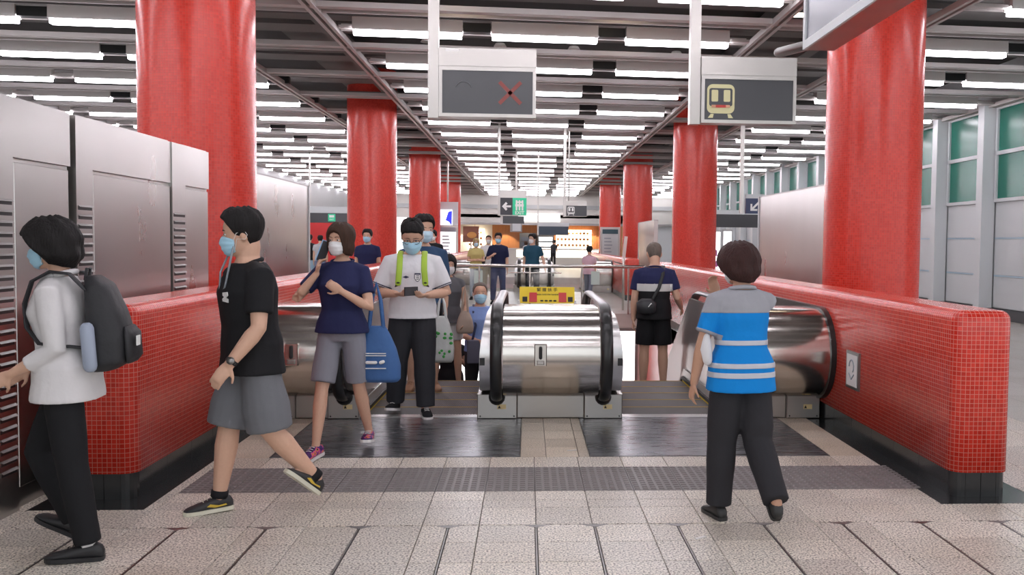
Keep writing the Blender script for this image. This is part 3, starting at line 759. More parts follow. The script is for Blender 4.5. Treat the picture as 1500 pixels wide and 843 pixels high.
# EXIT sign
ex = empty('exit_sign', (-0.375, 24, 2.17), 0, 'hanging green EXIT sign with white left arrow', 'sign')
MB().box(-0.34, 0.34, 0, 0.14, 0, 0.66).obj('case', steel, ex)
MB().box(-0.335, -0.02, -0.01, 0, 0.02, 0.46).obj('arrow_panel', mat('charcoal_sign', (0.045, 0.047, 0.055), 0.4), ex)
MB().box(-0.02, 0.335, -0.01, 0, 0.02, 0.46).obj('exit_panel', green_sign, ex)
MB().prism([(-0.29, 0.24), (-0.19, 0.35), (-0.15, 0.31), (-0.19, 0.265), (-0.06, 0.265), (-0.06, 0.215), (-0.19, 0.215), (-0.15, 0.17), (-0.19, 0.13)], 'y', -0.016, -0.01).obj('arrow', white_ink, ex)
b = MB()
for i in range(3):
    b.box(0.06+0.075*i, 0.105+0.075*i, -0.016, -0.01, 0.14, 0.40)
b.box(0.05, 0.265, -0.0165, -0.0095, 0.24, 0.30); b.box(0.08, 0.235, -0.0165, -0.0095, 0.33, 0.37)
b.obj('emblem', white_ink, ex)
text('EXIT', 0.115, white_ink, ex, (0.16, -0.012, 0.075), bold=0.003)
for x in (-0.37,): MB().box(x-0.03, x+0.03, 0.03, 0.11, 0, 2.6).obj('pole', steel, ex)
MB().box(-0.27, 0.28, 0, 0.1, -0.20, -0.01).obj('lower_box', screen_m, ex); MB().box(-0.33, -0.27, 0, 0.1, -0.20, -0.01).obj('lower_cap', steel, ex)
tr = empty('train_sign', (1.25, 24, 2.17), 0, 'small dark hanging sign with white train outline', 'sign')
MB().box(-0.27, 0.27, 0, 0.14, 0, 0.40).obj('case', steel, tr); MB().box(-0.265, 0.265, -0.003, 0, 0.01, 0.28).obj('panel', screen_m, tr)
train_icon(tr, -0.14, 0.03, 0.185, white_ink, screen_m)
MB().box(-0.34, -0.27, 0.02, 0.12, -0.01, 2.3).obj('pole', steel, tr)
MB().tube([(-0.20, 0.07, 0.4), (-0.20, 0.07, 2.2)], 0.02, 8).obj('rod', steel, tr)
mo = empty('ceiling_monitor', (-0.375, 30, 1.82), 0, 'small grey monitor hanging below the EXIT sign', 'monitor')
MB().box(-0.19, 0.19, 0, 0.2, 0, 0.30).obj('case', steel_d, mo); MB().box(-0.12, 0.15, -0.01, 0, 0.03, 0.28).obj('screen', lgrey_m, mo); MB().box(-0.03, 0.03, 0.05, 0.1, 0.3, 2.6).obj('pole', steel, mo)
bb = empty('hanging_sign', (0.83, 30, 1.73), 0, 'wide slate blue hanging sign panel before the shop', 'sign')
MB().box(-0.48, 0.48, 0, 0.12, 0, 0.28).obj('panel', mat('slate_blue_panel', (0.045, 0.07, 0.10), 0.4), bb); MB().box(-0.5, 0.5, -0.01, 0.13, 0.28, 0.4).obj('header', lgrey_m, bb)
MB().box(-0.53, -0.48, 0, 0.12, 0, 2.7).obj('pole', steel, bb)
le = empty('exit_sign', (-6.65, 32, 2.08), 0, 'long dark hanging sign with small green exit square', 'sign')
MB().box(-0.7, 0.75, 0, 0.14, 0, 0.33).obj('panel', screen_m, le); MB().box(-0.7, 0.75, -0.01, 0.15, 0.33, 0.55).obj('header', lgrey_m, le)
MB().box(-0.1, 0.14, -0.012, 0, 0.05, 0.30).obj('exit_square', green_sign, le)
b = MB(); b.box(-0.06, 0.10, -0.016, -0.012, 0.18, 0.26); b.obj('emblem', white_ink, le); text('EXIT', 0.07, white_ink, le, (0.02, -0.014, 0.11))
MB().box(-0.74, -0.70, 0, 0.1, 0, 2.4).obj('pole', steel, le)
# screens and boards on the left columns
bs = empty('wall_screen', (-2.95, 33.9, 2.06), 0, 'bright blue and white video screen beside red column', 'screen')
MB().box(-0.40, 0.42, 0.02, 0.14, -0.12, 0.86).obj('case', lgrey_m, bs)
MB().box(-0.24, 0.22, -0.01, 0.02, 0, 0.57).obj('picture', mat('screen_white', (0.8, 0.85, 1.0), 0.3, emit=1.0), bs)
MB().prism([(0.2, 0.0), (0.21, 0.54), (0.08, 0.5), (-0.02, 0.2), (0.1, 0.14)], 'y', -0.014, -0.009).obj('blue_shape', mat('screen_blue', (0.02, 0.03, 0.6), 0.3, emit=0.6), bs)
MB().tube([(0.05, 0.08, 0.8), (0.05, 0.08, 2.5)], 0.03, 8).obj('pole', steel, bs)
def map_board(x, y, w, z1, label, col, dark):
    r_ = empty('map_board', (x, y, 0), 0, label, 'board')
    MB().box(-w/2-0.07, w/2+0.07, 0, 0.12, 0.0, z1+0.08).obj('frame', steel, r_)
    MB().box(-w/2, w/2, -0.01, 0, 0.5, z1).obj('sheet', col, r_)
    MB().box(-w/2, w/2, -0.014, -0.009, z1-0.16, z1).obj('title_band', dark, r_)
    b = MB()
    for k in range(7): b.box(-w*0.38, w*(0.05+0.04*(k % 3)), -0.014, -0.009, z1-0.34-0.12*k, z1-0.30-0.12*k)
    b.obj('print_lines', MATS['grey_print'], r_)
map_board(-2.86, 33.7, 0.56, 2.0, 'white lit map board under the blue screen', mat('lit_paper', (0.9, 0.92, 0.95), 0.4, emit=0.5), MATS['grey_print'])
map_board(2.93, 33.0, 0.56, 1.98, 'framed information map beside the far red column', mat('paper_grey', (0.55, 0.58, 0.58), 0.5), mat('teal_title', (0.03, 0.08, 0.10), 0.4))
sp = empty('slim_post', (2.13, 20.6, 0), 0, 'slim white post with tilted pink-edged sign by the railing', 'post')
MB().tube([(0, 0, 0), (0, 0, 1.15)], 0.025, 8).obj('pole', chrome, sp, smooth=True)
o = MB().box(-0.035, 0.035, -0.02, 0.02, 0, 0.55).obj('sign_blade', mat('pale_pink', (0.8, 0.62, 0.58), 0.4), sp); o.location = (0, 0, 1.1); o.rotation_euler = (0, 0.1, 0)
MB().tube([(-0.2, 0, 1.08), (0, 0, 1.02)], 0.015, 6).obj('bracket', chrome, sp)

# ================================================================ FAR END: bulkhead, shop, left side
wf = MB().box(-13, 9.8, 58, 58.3, 2.6, 5.3).obj('wall_far', cream_m, kind='structure')
MB().box(-13, 9.8, 57.9, 58, 3.55, 3.8).obj('trim_2', grey_m, kind='structure'); MB().box(-13, 9.8, 57.85, 58, 2.55, 2.68).obj('trim_3', steel_d, kind='structure')
sh = MB().box(-6, 6, 63, 63.2, 0, 3.2).obj('wall_shop_back', wood, kind='structure'); MB().box(-6, 6, 58, 63.2, 3.0, 3.2).obj('ceiling', cream_m, kind='structure')
for k in range(10): MB().box(-5.9+1.18*k, -4.75+1.18*k, 62.96, 63.0, 0.05, 3.0).obj('wood_panel', wood if k > 2 else cream_m, sh)
for x in (-6.0, 5.8): MB().box(x, x+0.25, 58, 63, 0, 3.1).obj('wall_shop_side', wood, kind='structure')
MB().box(5.9, 9.8, 58.3, 58.5, 0, 2.6).obj('wall_far_right', lgrey_m, kind='structure'); MB().box(-13, -5.9, 58.3, 58.5, 0, 2.6).obj('wall_far_left', cream_m, kind='structure')
shop_w = mat('warm_shelf_light', (1.0, 0.86, 0.66), 0.4, emit=2.2)
ct = empty('shop_counter', (0.5, 59.0, 0), 0, 'long shop counter with glowing display at the far end', 'counter')
MB().box(-4.2, 4.2, 0, 0.7, 0, 1.05).obj('body', cream_m, ct); MB().box(-4.25, 4.25, -0.05, 0.75, 1.05, 1.1).obj('top', white_m, ct); MB().box(-1.2, 4.0, -0.02, 0, 0.55, 1.0).obj('lit_front', shop_w, ct)
for x0, x1, lab in ((1.9, 4.3, 'brightly lit bakery shelf on the right of the far shop'), (-4.0, -2.9, 'lit shelf with food poster on the left of the far shop')):
    r_ = empty('display_shelf', ((x0+x1)/2, 62.3, 0), 0, lab, 'shelf'); w = (x1-x0)/2
    MB().box(-w, w, 0.4, 0.5, 0.0, 0.9).obj('base', wood, r_); MB().box(-w, w, 0.4, 0.5, 0.9, 2.35).obj('back', shop_w, r_)
    for z in (1.2, 1.6, 2.0): MB().box(-w, w, 0.05, 0.4, z, z+0.04).obj('board', wood, r_)
    for z in (1.24, 1.64, 2.04):
        g_ = MB()
        for k in range(int(w*2/0.25)): g_.ball((-w+0.13+0.25*k, 0.2, z+0.08), 0.1, 0.1, 0.075, 8, 5)
        g_.obj('bread_row', mat('bread', (0.45, 0.22, 0.08), 0.6), r_)
for x, lab in ((0.0, 'dark drinks fridge in the far shop'), (1.2, 'drinks fridge with lit white shelves in the far shop')):
    r_ = empty('fridge', (x, 62.4, 0), 0, lab, 'fridge'); MB().box(-0.55, 0.55, 0, 0.5, 0, 2.1).obj('body', screen_m, r_)
    for k in range(4): MB().box(-0.45, 0.45, -0.02, 0, 0.5+0.36*k, 0.76+0.36*k).obj('shelf_window', lit_w if x > 1 else mat('fridge_dark', (0.05, 0.06, 0.09), 0.2), r_)
pz = empty('food_poster', (-3.55, 58.6, 1.45), 0, 'food poster with orange picture at the far shop', 'poster')
MB().box(-0.04, 0.04, 0.04, 0.1, -1.45, 0.9).obj('stand', steel_d, pz); MB().box(-0.5, 0.5, 0, 0.04, 0, 1.0).obj('sheet', mat('poster_brown', (0.28, 0.10, 0.06), 0.5), pz); MB().ball((0.05, -0.01, 0.45), 0.3, 0.03, 0.2).obj('picture', mat('poster_orange', (0.75, 0.35, 0.10), 0.5), pz)
for x in (-4.5, -3, -1.5, 0, 1.5, 3, 4.5):  # warm spots added to light the shop, hidden behind the bulkhead
    L = bpy.data.lights.new('shop_fill_light', 'SPOT'); L.energy = 160; L.color = (1, 0.85, 0.65); L.spot_size = R(85); L.shadow_soft_size = 0.06
    r_ = MB().tube([(0, 0, 0.0), (0, 0, 0.12)], 0.07, 12, ends=False).obj('fill_spot', white_m, label='added spot lamp brightening the far shop interior', cat='spot lamp', group='added shop fill spots', loc=(x, 62.2, 2.86))
    lo = bpy.data.objects.new('lamp_light', L); COL.objects.link(lo); lo.location = (0, 0, -0.03); lo.parent = r_
# white glow sign text on bulkhead is a plain lit band
MB().box(-0.6, 2.0, 57.92, 58.0, 2.78, 3.25).obj('shop_sign', mat('lit_sign', (1, 1, 1), 0.4, emit=1.2), label='glowing white shop sign on the far bulkhead', cat='sign')
# left aisle
MB().box(-11.0, -10.8, 8, 58, 2.6, 5.3).obj('wall_left', grey_m, kind='structure')
MB().box(-11.0, -10.8, 8, 36, 0, 2.6).obj('wall_left', lgrey_m, kind='structure')
MB().box(-11.3, -11.0, 36, 58, 0, 2.6).obj('wall_left', mat('red_shop_wall', (0.55, 0.02, 0.02), 0.4), kind='structure')
MB().box(-10.82, -10.75, 8, 58, 2.5, 2.62).obj('trim_4', white_m, kind='structure')
rb = empty('red_kiosk', (-8.4, 40, 0), 0, 'red kiosk wall at the end of the left aisle', 'kiosk')
MB().box(-1.2, 0.35, 0, 1.0, 0, 2.5).obj('body', mat('kiosk_red', (0.6, 0.03, 0.03), 0.4), rb); MB().box(0.35, 0.6, -0.02, 1.02, 0, 2.5).obj('side_post', mat('salmon', (0.7, 0.3, 0.22), 0.5), rb); MB().box(0.6, 3.2, 0.1, 0.9, 0, 2.5).obj('white_bay', lit_w, rb)
# ================================================================ PEOPLE
def remesh(mb, voxel, smooth=3, factor=0.5):
    me = mb.mesh('tmp'); o = bpy.data.objects.new('tmp', me); COL.objects.link(o)
    md = o.modifiers.new('r', 'REMESH'); md.mode = 'VOXEL'; md.voxel_size = voxel; md.use_smooth_shade = True
    if smooth:
        sm = o.modifiers.new('s', 'SMOOTH'); sm.iterations = smooth; sm.factor = factor
    dg = bpy.context.evaluated_depsgraph_get()
    out = bpy.data.meshes.new_from_object(o.evaluated_get(dg))
    bpy.data.objects.remove(o); bpy.data.meshes.remove(me)
    out.materials.clear()
    out.polygons.foreach_set('use_smooth', [True]*len(out.polygons))
    return out
def shell(src, planes, off, name, material, parent, cond=None):
    """piece of cloth lying on a garment: the garment's surface between planes, lifted a little"""
    bm = bmesh.new(); bm.from_mesh(src.data)
    for co, no in planes:                      # keep the side the normal points to
        g = bm.verts[:]+bm.edges[:]+bm.faces[:]
        bmesh.ops.bisect_plane(bm, geom=g, plane_co=co, plane_no=no, clear_inner=True)
    if cond:
        bmesh.ops.delete(bm, geom=[f for f in bm.faces if not cond(f.calc_center_median(), f.normal)], context='FACES')
    bm.normal_update()
    nr = {v: v.normal.copy() for v in bm.verts}
    inner = [v.co.copy() - nr[v]*0.002 for v in bm.verts]
    for v in bm.verts: v.co += nr[v]*off
    me = bpy.data.meshes.new(name); bm.to_mesh(me); bm.free()
    me.materials.clear(); me.materials.append(material)
    me.polygons.foreach_set('use_smooth', [True]*len(me.polygons))
    o = link(name, me, None, parent)
    md = o.modifiers.new('t', 'SOLIDIFY'); md.thickness = off+0.002; md.offset = -1
    return o
def V(*a): return Vector(a if len(a) > 1 else a[0])
def N(a): return Vector(a).normalized()
def lerp_list(pts, t):
    for i in range(len(pts)-1):
        if t <= pts[i+1][0]:
            a, b = pts[i], pts[i+1]; k = (t-a[0])/(b[0]-a[0]); k = k*k*(3-2*k) if False else k
            return [a[j]+(b[j]-a[j])*k for j in range(1, len(a))]
    return list(pts[-1][1:])
HEADP = [(0.0, 0.030, 0.070, 0.000), (0.06, 0.045, 0.086, 0.015), (0.16, 0.056, 0.091, 0.040), (0.28, 0.064, 0.091, 0.066), (0.40, 0.069, 0.090, 0.084),
         (0.50, 0.0725, 0.087, 0.094), (0.60, 0.075, 0.092, 0.100), (0.70, 0.075, 0.092, 0.100), (0.80, 0.070, 0.084, 0.094), (0.88, 0.059, 0.070, 0.080), (0.95, 0.040, 0.047, 0.055), (1.0, 0.010, 0.012, 0.014)]
HH = 0.228
def head_pt(th, t, off=0.0):
    """th: 0 = face, +-pi = back; t: 0 chin .. 1 crown; local, face towards -Y"""
    w, f, b = lerp_list(HEADP, max(0.0, min(1.0, t)))
    c, s = math.cos(th), math.sin(th)
    ex = 0.88
    cx = math.copysign(abs(s)**ex, s)*(w+off)
    yy = math.copysign(abs(c)**ex, c)
    y = -yy*(f+off) if yy > 0 else -yy*(b+off)
    z = t*HH+(off*max(0, (t-0.72)/0.28)**1.2 if t > 0.72 else 0)
    if t < 0: z = t*HH
    return Vector((cx, y, z))
def solid_patch(fn_out, fn_in, nu, nv):
    """closed solid between two grids"""
    mb = MB(); vs = []
    for fn in (fn_out, fn_in):
        for j in range(nv+1):
            for i in range(nu+1): vs.append(fn(i/nu, j/nv))
    n = (nu+1)*(nv+1); fs = []
    ix = lambda i, j, k: k*n+j*(nu+1)+i
    for j in range(nv):
        for i in range(nu):
            fs.append((ix(i, j, 0), ix(i+1, j, 0), ix(i+1, j+1, 0), ix(i, j+1, 0))); fs.append((ix(i, j, 1), ix(i, j+1, 1), ix(i+1, j+1, 1), ix(i+1, j, 1)))
    for i in range(nu):
        fs.append((ix(i, 0, 0), ix(i, 0, 1), ix(i+1, 0, 1), ix(i+1, 0, 0))); fs.append((ix(i, nv, 0), ix(i+1, nv, 0), ix(i+1, nv, 1), ix(i, nv, 1)))
    for j in range(nv):
        fs.append((ix(0, j, 0), ix(0, j+1, 0), ix(0, j+1, 1), ix(0, j, 1))); fs.append((ix(nu, j, 0), ix(nu, j, 1), ix(nu, j+1, 1), ix(nu, j+1, 0)))
    return mb.add(vs, fs)
skin_m = {k: mat('skin_'+k, c, 0.5, bump=0.02, bscale=60, var=0.06) for k, c in dict(light=(0.66, 0.40, 0.28), tan=(0.52, 0.29, 0.19), fair=(0.72, 0.47, 0.35)).items()}
hair_m = {k: mat('hair_'+k, c, 0.65, bump=0.5, bscale=90, var=0.4, spec=0.25, stretch=(1, 1, 0.12)) for k, c in dict(black=(0.014, 0.012, 0.012), brown=(0.055, 0.028, 0.018), darkred=(0.045, 0.018, 0.016), grey=(0.16, 0.13, 0.11), blond=(0.42, 0.30, 0.14)).items()}
mask_m = {'blue': mat('mask_blue', (0.42, 0.70, 0.86), 0.7, bump=0.1, bscale=40), 'white': mat('mask_white', (0.78, 0.78, 0.78), 0.7, bump=0.1, bscale=40), 'pale': mat('mask_pale_blue', (0.56, 0.76, 0.88), 0.7)}
eye_w = mat('eye_white', (0.75, 0.72, 0.70), 0.3); eye_d = mat('eye_dark', (0.02, 0.012, 0.01), 0.2); lip_m = mat('lips', (0.45, 0.16, 0.13), 0.5)
def cloth(name, c, rough=0.8, b=0.35, var=0.08): return mat(name, c, rough, bump=b, bscale=7, var=var, spec=0.25)
HAIRS = {   # hairline by angle (deg): t value; thickness side/top
    'short': dict(line=[(0, 0.83), (40, 0.80), (58, 0.68), (72, 0.50), (100, 0.42), (125, 0.26), (180, 0.16)], th=0.012, top=0.030),
    'buzz': dict(line=[(0, 0.80), (40, 0.76), (62, 0.62), (80, 0.50), (100, 0.42), (125, 0.26), (180, 0.18)], th=0.004, top=0.006),
    'thin': dict(line=[(0, 0.88), (40, 0.85), (62, 0.66), (80, 0.50), (100, 0.42), (125, 0.26), (180, 0.18)], th=0.008, top=0.008),
    'quiff': dict(line=[(0, 0.80), (40, 0.76), (62, 0.66), (80, 0.52), (100, 0.44), (125, 0.30), (180, 0.20)], th=0.006, top=0.022),
    'bob': dict(line=[(0, 0.76), (28, 0.70), (42, 0.42), (52, 0.10), (70, 0.02), (110, -0.02), (180, -0.02)], th=0.020, top=0.022),
    'puffy': dict(line=[(0, 0.74), (34, 0.70), (56, 0.60), (70, 0.34), (90, 0.08), (130, -0.02), (180, -0.06)], th=0.052, top=0.034),
}
def human(label, loc, rz, H=1.7, sex='m', skin='light', lean=0.0, legs=None, arms=None, head=(0, 0), hair='short', hairc='black', mask=None, glasses=False,
          top=None, sleeve=0.55, hem=0.86, collar=None, bottom=None, blen=1.0, bfit=1.0, shoe=None, sole=None, sock=None, hands=None, vox=0.009, build=1.0, group=None, stand=None, longtop=1.0, flash=None, hsz=1.0):
    fem = sex == 'f'; k = 0.90 if fem else 1.0; k *= build
    root = empty('person', (0, 0, 0), rz, label, 'person', group)
    P = {}
    # ---- skeleton
    piv = V(0, 0, 0.95); lm = Matrix.Rotation(lean, 3, 'X')
    def up(p): return piv + lm @ (Vector(p)-piv)
    sw = 0.158 if fem else 0.178
    P['sh'] = {1: up((sw*(0.5+0.5*build), 0.0, 1.352)), -1: up((-sw*(0.5+0.5*build), 0.0, 1.352))}
    legs = legs or {}; arms = arms or {}; hands = hands or {}
    LJ = {}
    for s in (1, -1):
        a, b, kn, fy, fp = legs.get(s, (0, 3, 0, 8, 0)); a, b, kn = R(a), R(b), R(kn)
        h = V(0.085*s, 0.0, 0.90)
        td = V(s*math.sin(b), -math.sin(a)*math.cos(b), -math.cos(a)*math.cos(b)); kk = h+td*0.43
        a2 = a-kn; sd = V(s*math.sin(b)*0.5, -math.sin(a2), -math.cos(a2)).normalized(); an = kk+sd*0.42
        fm = Matrix.Rotation(R(fy)*s, 3, 'Z') @ Matrix.Rotation(-R(fp), 3, 'X')     # fp>0: toes down
        LJ[s] = (h, kk, an, fm)
    def foot_pts(s):
        an, fm = LJ[s][2], LJ[s][3]
        return [an + fm @ V(x, y, -0.075) for x in (-0.03, 0.03) for y in (-0.19, -0.14, 0.055)]
    low = min(p.z for s in (1, -1) for p in foot_pts(s)) if stand is None else min(p.z for p in foot_pts(stand))
    AJ = {}
    for s in (1, -1):
        ud, fd = arms.get(s, ((0.12*s, 0.0, -1), (0.04*s, -0.18, -1)))
        e = P['sh'][s]+N(ud)*0.285; w = e+N(fd)*0.245
        AJ[s] = (P['sh'][s], e, w, N(fd))
    # ---- torso sections
    if fem: TS = [(0.84, 0.120, 0.095, 0), (0.90, 0.165, 0.112, 0.005), (0.97, 0.163, 0.112, 0.005), (1.07, 0.128, 0.092, 0), (1.17, 0.138, 0.100, -0.008), (1.25, 0.150, 0.118, -0.018), (1.33, 0.150, 0.098, -0.005), (1.39, 0.120, 0.075, 0.0), (1.425, 0.075, 0.06, 0.005), (1.45, 0.052, 0.052, 0.008)]
    else: TS = [(0.84, 0.120, 0.095, 0), (0.90, 0.162, 0.112, 0), (0.97, 0.163, 0.112, 0), (1.07, 0.150, 0.105, -0.005), (1.17, 0.160, 0.112, -0.008), (1.27, 0.175, 0.118, -0.008), (1.34, 0.172, 0.104, 0), (1.395, 0.135, 0.082, 0.004), (1.43, 0.085, 0.066, 0.006), (1.46, 0.058, 0.058, 0.008)]
    TS = [(z, w*(0.4+0.6*build), dd*build, y) for z, w, dd, y in TS]
    def ring(z, w, dd, y, infl=0.0, n=22, lift=True):
        out = []
        for i in range(n):
            t = 2*PI*i/n; c, s_ = math.cos(t), math.sin(t); e = 0.85
            p = V(math.copysign(abs(c)**e, c)*(w+infl), y+math.copysign(abs(s_)**e, s_)*(dd+infl), z)
            out.append(up(p) if z > 0.95 else p)
        return out
    # ---- body
    B = MB()
    B.rings([ring(z, w*0.96, dd*0.96, y) for z, w, dd, y in TS])
    for s in (1, -1):
        h, kk, an, fm = LJ[s]
        B.tube([h, h.lerp(kk, 0.35), h.lerp(kk, 0.75), kk, kk.lerp(an, 0.28), kk.lerp(an, 0.6), kk.lerp(an, 0.92), an], [0.086*k, 0.080*k, 0.062*k, 0.053*k, 0.057*k, 0.046*k, 0.034*k, 0.034*k], 14)
        B.tube([an+fm @ V(0, 0.035, -0.035), an+fm @ V(0, -0.05, -0.04), an+fm @ V(0, -0.13, -0.052)], [0.032, 0.034, 0.026], 10)
        sh, e, w, fd = AJ[s]
        B.tube([up((0.085*s, 0, 1.360)), sh, sh.lerp(e, 0.3), sh.lerp(e, 0.7), e, e.lerp(w, 0.25), e.lerp(w, 0.65), w], [0.034*k, 0.049*k, 0.047*k, 0.042*k, 0.038*k, 0.041*k, 0.033*k, 0.026*k], 12)
        # hand
        hp = hands.get(s, {}); hd = N(hp.get('dir', fd)); pn = Vector(hp.get('palm', (-s, 0, 0))); pn = (pn-hd*pn.dot(hd)); pn = pn.normalized() if pn.length > 1e-4 else hd.orthogonal().normalized()
        sd = hd.cross(pn)*(1 if s > 0 else -1)                    # towards the little finger or thumb
        curl = hp.get('curl', 0.35); hk = 0.93 if fem else 1.0
        B.tube([w-hd*0.01, w+hd*0.03*hk, w+hd*0.065*hk, w+hd*0.085*hk], [0.026*hk, 0.037*hk, 0.041*hk, 0.038*hk], 12, flat=0.42, up=tuple(sd))
        thumb_side = hp.get('thumb', None)
        tsd = sd if thumb_side is None else (Vector(thumb_side)-hd*Vector(thumb_side).dot(hd)).normalized()
        if tsd.dot(sd) < 0: sd = -sd
        fr = 0.0085*hk
        for q, (o_, ln) in enumerate(((0.030, 0.072), (0.010, 0.080), (-0.010, 0.075), (-0.029, 0.060))):
            base = w+hd*0.082*hk+sd*o_*hk; pts = [base-hd*0.02, base]; dirv = hd.copy(); p = base
            for seg, fr_ in enumerate((0.45, 0.32, 0.23)):
                ang = curl*(0.7, 1.15, 0.8)[seg]*1.25
                dirv = (dirv*math.cos(ang)+pn*math.sin(ang)); dirv.normalize()
                p = p+dirv*ln*fr_*hk; pts.append(p)
                # keep the palm normal perpendicular to the turning finger
                pn_f = pn
            B.tube(pts, [fr*1.05, fr, fr*0.95, fr*0.88, fr*0.75], 8)
        tb_ = w+hd*0.025*hk+sd*0.028*hk
        t1 = tb_+(sd*0.75+hd*0.65+pn*0.25).normalized()*0.042*hk; t2 = t1+(sd*0.35+hd*0.85+pn*0.35+pn*curl*0.4).normalized()*0.030*hk
        B.tube([w+hd*0.015+sd*0.012, tb_, t1, t2], [fr*1.5, fr*1.5, fr*1.15, fr*0.9], 8)
        P.setdefault('hand', {})[s] = w+hd*0.08*hk
        P.setdefault('hdir', {})[s] = hd
        P.setdefault('palm', {})[s] = pn
    # ---- head
    hb = up((0, 0.0, 1.472)); hm_ = lm @ Matrix.Rotation(R(head[0]), 3, 'Z') @ Matrix.Rotation(R(head[1]), 3, 'X')
    def hw(p): return hb + hm_ @ ((Vector(p)+V(0, -0.012, 0))*hsz)
    B.tube([up((0, 0.012, 1.40)), up((0, 0.008, 1.46)), hw((0, 0.03, 0.045)), hw((0, 0.03, 0.09))], [0.066*k, 0.054*k, 0.053*k, 0.05*k], 14)
    nt_t = [0.0, 0.03, 0.06, 0.11, 0.16, 0.22, 0.28, 0.34, 0.40, 0.45, 0.5, 0.55, 0.6, 0.7, 0.8, 0.88, 0.95, 0.985, 1.0]
    B.rings([[hw(head_pt(2*PI*i/28, t)) for i in range(28)] for t in nt_t])
    B.tube([hw((0, -0.083, 0.128)), hw((0, -0.094, 0.103)), hw((0, -0.107, 0.082)), hw((0, -0.094, 0.074))], [0.007, 0.010, 0.013, 0.010], 8)     # nose
    for s in (1, -1):
        B.ball(hw((0.073*s, 0.016, 0.105)), 0.012, 0.021, 0.032, 10, 8, hm_ @ Matrix.Rotation(0.35*s, 3, 'Z'))
        B.ball(hw((0.030*s, -0.083, 0.133)), 0.022, 0.008, 0.008, 8, 6, hm_)                                                                       # brow ridge
    B.ball(hw((0, -0.089, 0.044)), 0.024, 0.010, 0.011, 8, 6, hm_)
    body = link('body', remesh(B, vox, 2, 0.4), skin_m[skin], root)
    # ---- face details
    for s in (1, -1):
        e = MB().ball(hw((0.031*s, -0.0795, 0.116)), 0.0135, 0.008, 0.0065, 10, 6, hm_).obj('eye', eye_w, root, True)
        MB().ball(hw((0.031*s, -0.0868, 0.116)), 0.0055, 0.0025, 0.0058, 8, 6, hm_).obj('iris', eye_d, e, True)
        MB().tube([hw((0.013*s, -0.0905, 0.136)), hw((0.03*s, -0.0895, 0.141)), hw((0.05*s, -0.080, 0.136))], [0.004, 0.0045, 0.003], 6, flat=0.6).obj('eyebrow', hair_m[hairc if hairc != 'blond' else 'brown'], root, True)
    if not mask: MB().tube([hw((-0.024, -0.088, 0.044)), hw((0, -0.097, 0.046)), hw((0.024, -0.088, 0.044))], [0.003, 0.0065, 0.003], 8, flat=0.7).obj('lips', lip_m, root, True)
    # ---- hair
    hs = HAIRS[hair]; ln_ = [(R(a), t) for a, t in hs['line']]
    def hairpt(u, v, o):
        th = -PI+2*PI*u; t0 = lerp_list([(a, t) for a, t in ln_], abs(th))[0]
        t = t0+(1-t0)*v
        edge = min(1.0, v/0.22+0.15)
        tk = (hs['th']+(hs['top']-hs['th'])*max(0, min(1, (t-0.55)/0.4)))*edge
        if hair == 'quiff': tk *= (1.0 if t > 0.72 else 0.5)
        if hair in ('bob', 'puffy') and t < 0.2: tk *= 0.85+0.6*max(0, t)
        wob = 1+0.10*math.sin(th*9+t*7)*(1 if hair != 'buzz' else 0)
        tt = max(0.0, t)
        if hair in ('bob', 'puffy'): tt = max(0.42, t) if abs(th) > 0.6 else tt
        p = head_pt(th, tt, tk*wob if o else -0.006)
        if t < tt: p.z = t*HH
        return hw(p)
    HB = solid_patch(lambda u, v: hairpt(u, v, 1), lambda u, v: hairpt(u, v, 0), 48, 12)
    HB.obj('hair', hair_m[hairc], root, True)
    if mask:
        def mp(u, v, o):
            th = (-1+2*u)*1.22; t = 0.00+(0.47-0.09*abs(2*u-1)**2-0.0)*v+0.10*abs(2*u-1)**2*(1-v)
            nose = 0.017*math.exp(-(th/0.28)**2)*math.exp(-((t-0.36)/0.13)**2); puff = 0.010*math.cos(th*0.9)*math.sin(PI*min(1, v+0.05))
            return hw(head_pt(th, t, (0.006+nose+puff+0.0015*math.sin(v*PI*7)) if o else 0.0))
        mo_ = solid_patch(lambda u, v: mp(u, v, 1), lambda u, v: mp(u, v, 0), 20, 14).obj('face_mask', mask_m[mask], root, True)
        for s in (1, -1):
            MB().tube([mp(0.5+0.5*s, 0.06, 1), hw((0.078*s, -0.02, 0.090)), hw((0.083*s, 0.022, 0.086)), hw((0.084*s, 0.034, 0.108)), hw((0.083*s, 0.022, 0.130)), hw((0.079*s, -0.02, 0.120)), mp(0.5+0.5*s, 0.94, 1)], 0.0018, 5).obj('ear_loop', white_m, mo_, True)
    if glasses:
        g = MB()
        for s in (1, -1):
            g.tube([hw((0.033*s+0.024*math.cos(a*PI/6), -0.103+0.01*abs(math.cos(a*PI/6)), 0.114+0.017*math.sin(a*PI/6))) for a in range(13)], 0.0022, 5)
            g.tube([hw((0.057*s, -0.095, 0.118)), hw((0.079*s, -0.03, 0.116)), hw((0.083*s, 0.02, 0.113))], 0.0022, 5)
        g.tube([hw((-0.01, -0.107, 0.117)), hw((0.01, -0.107, 0.117))], 0.002, 5)
        g.obj('glasses', black, root, True)
    O = {}
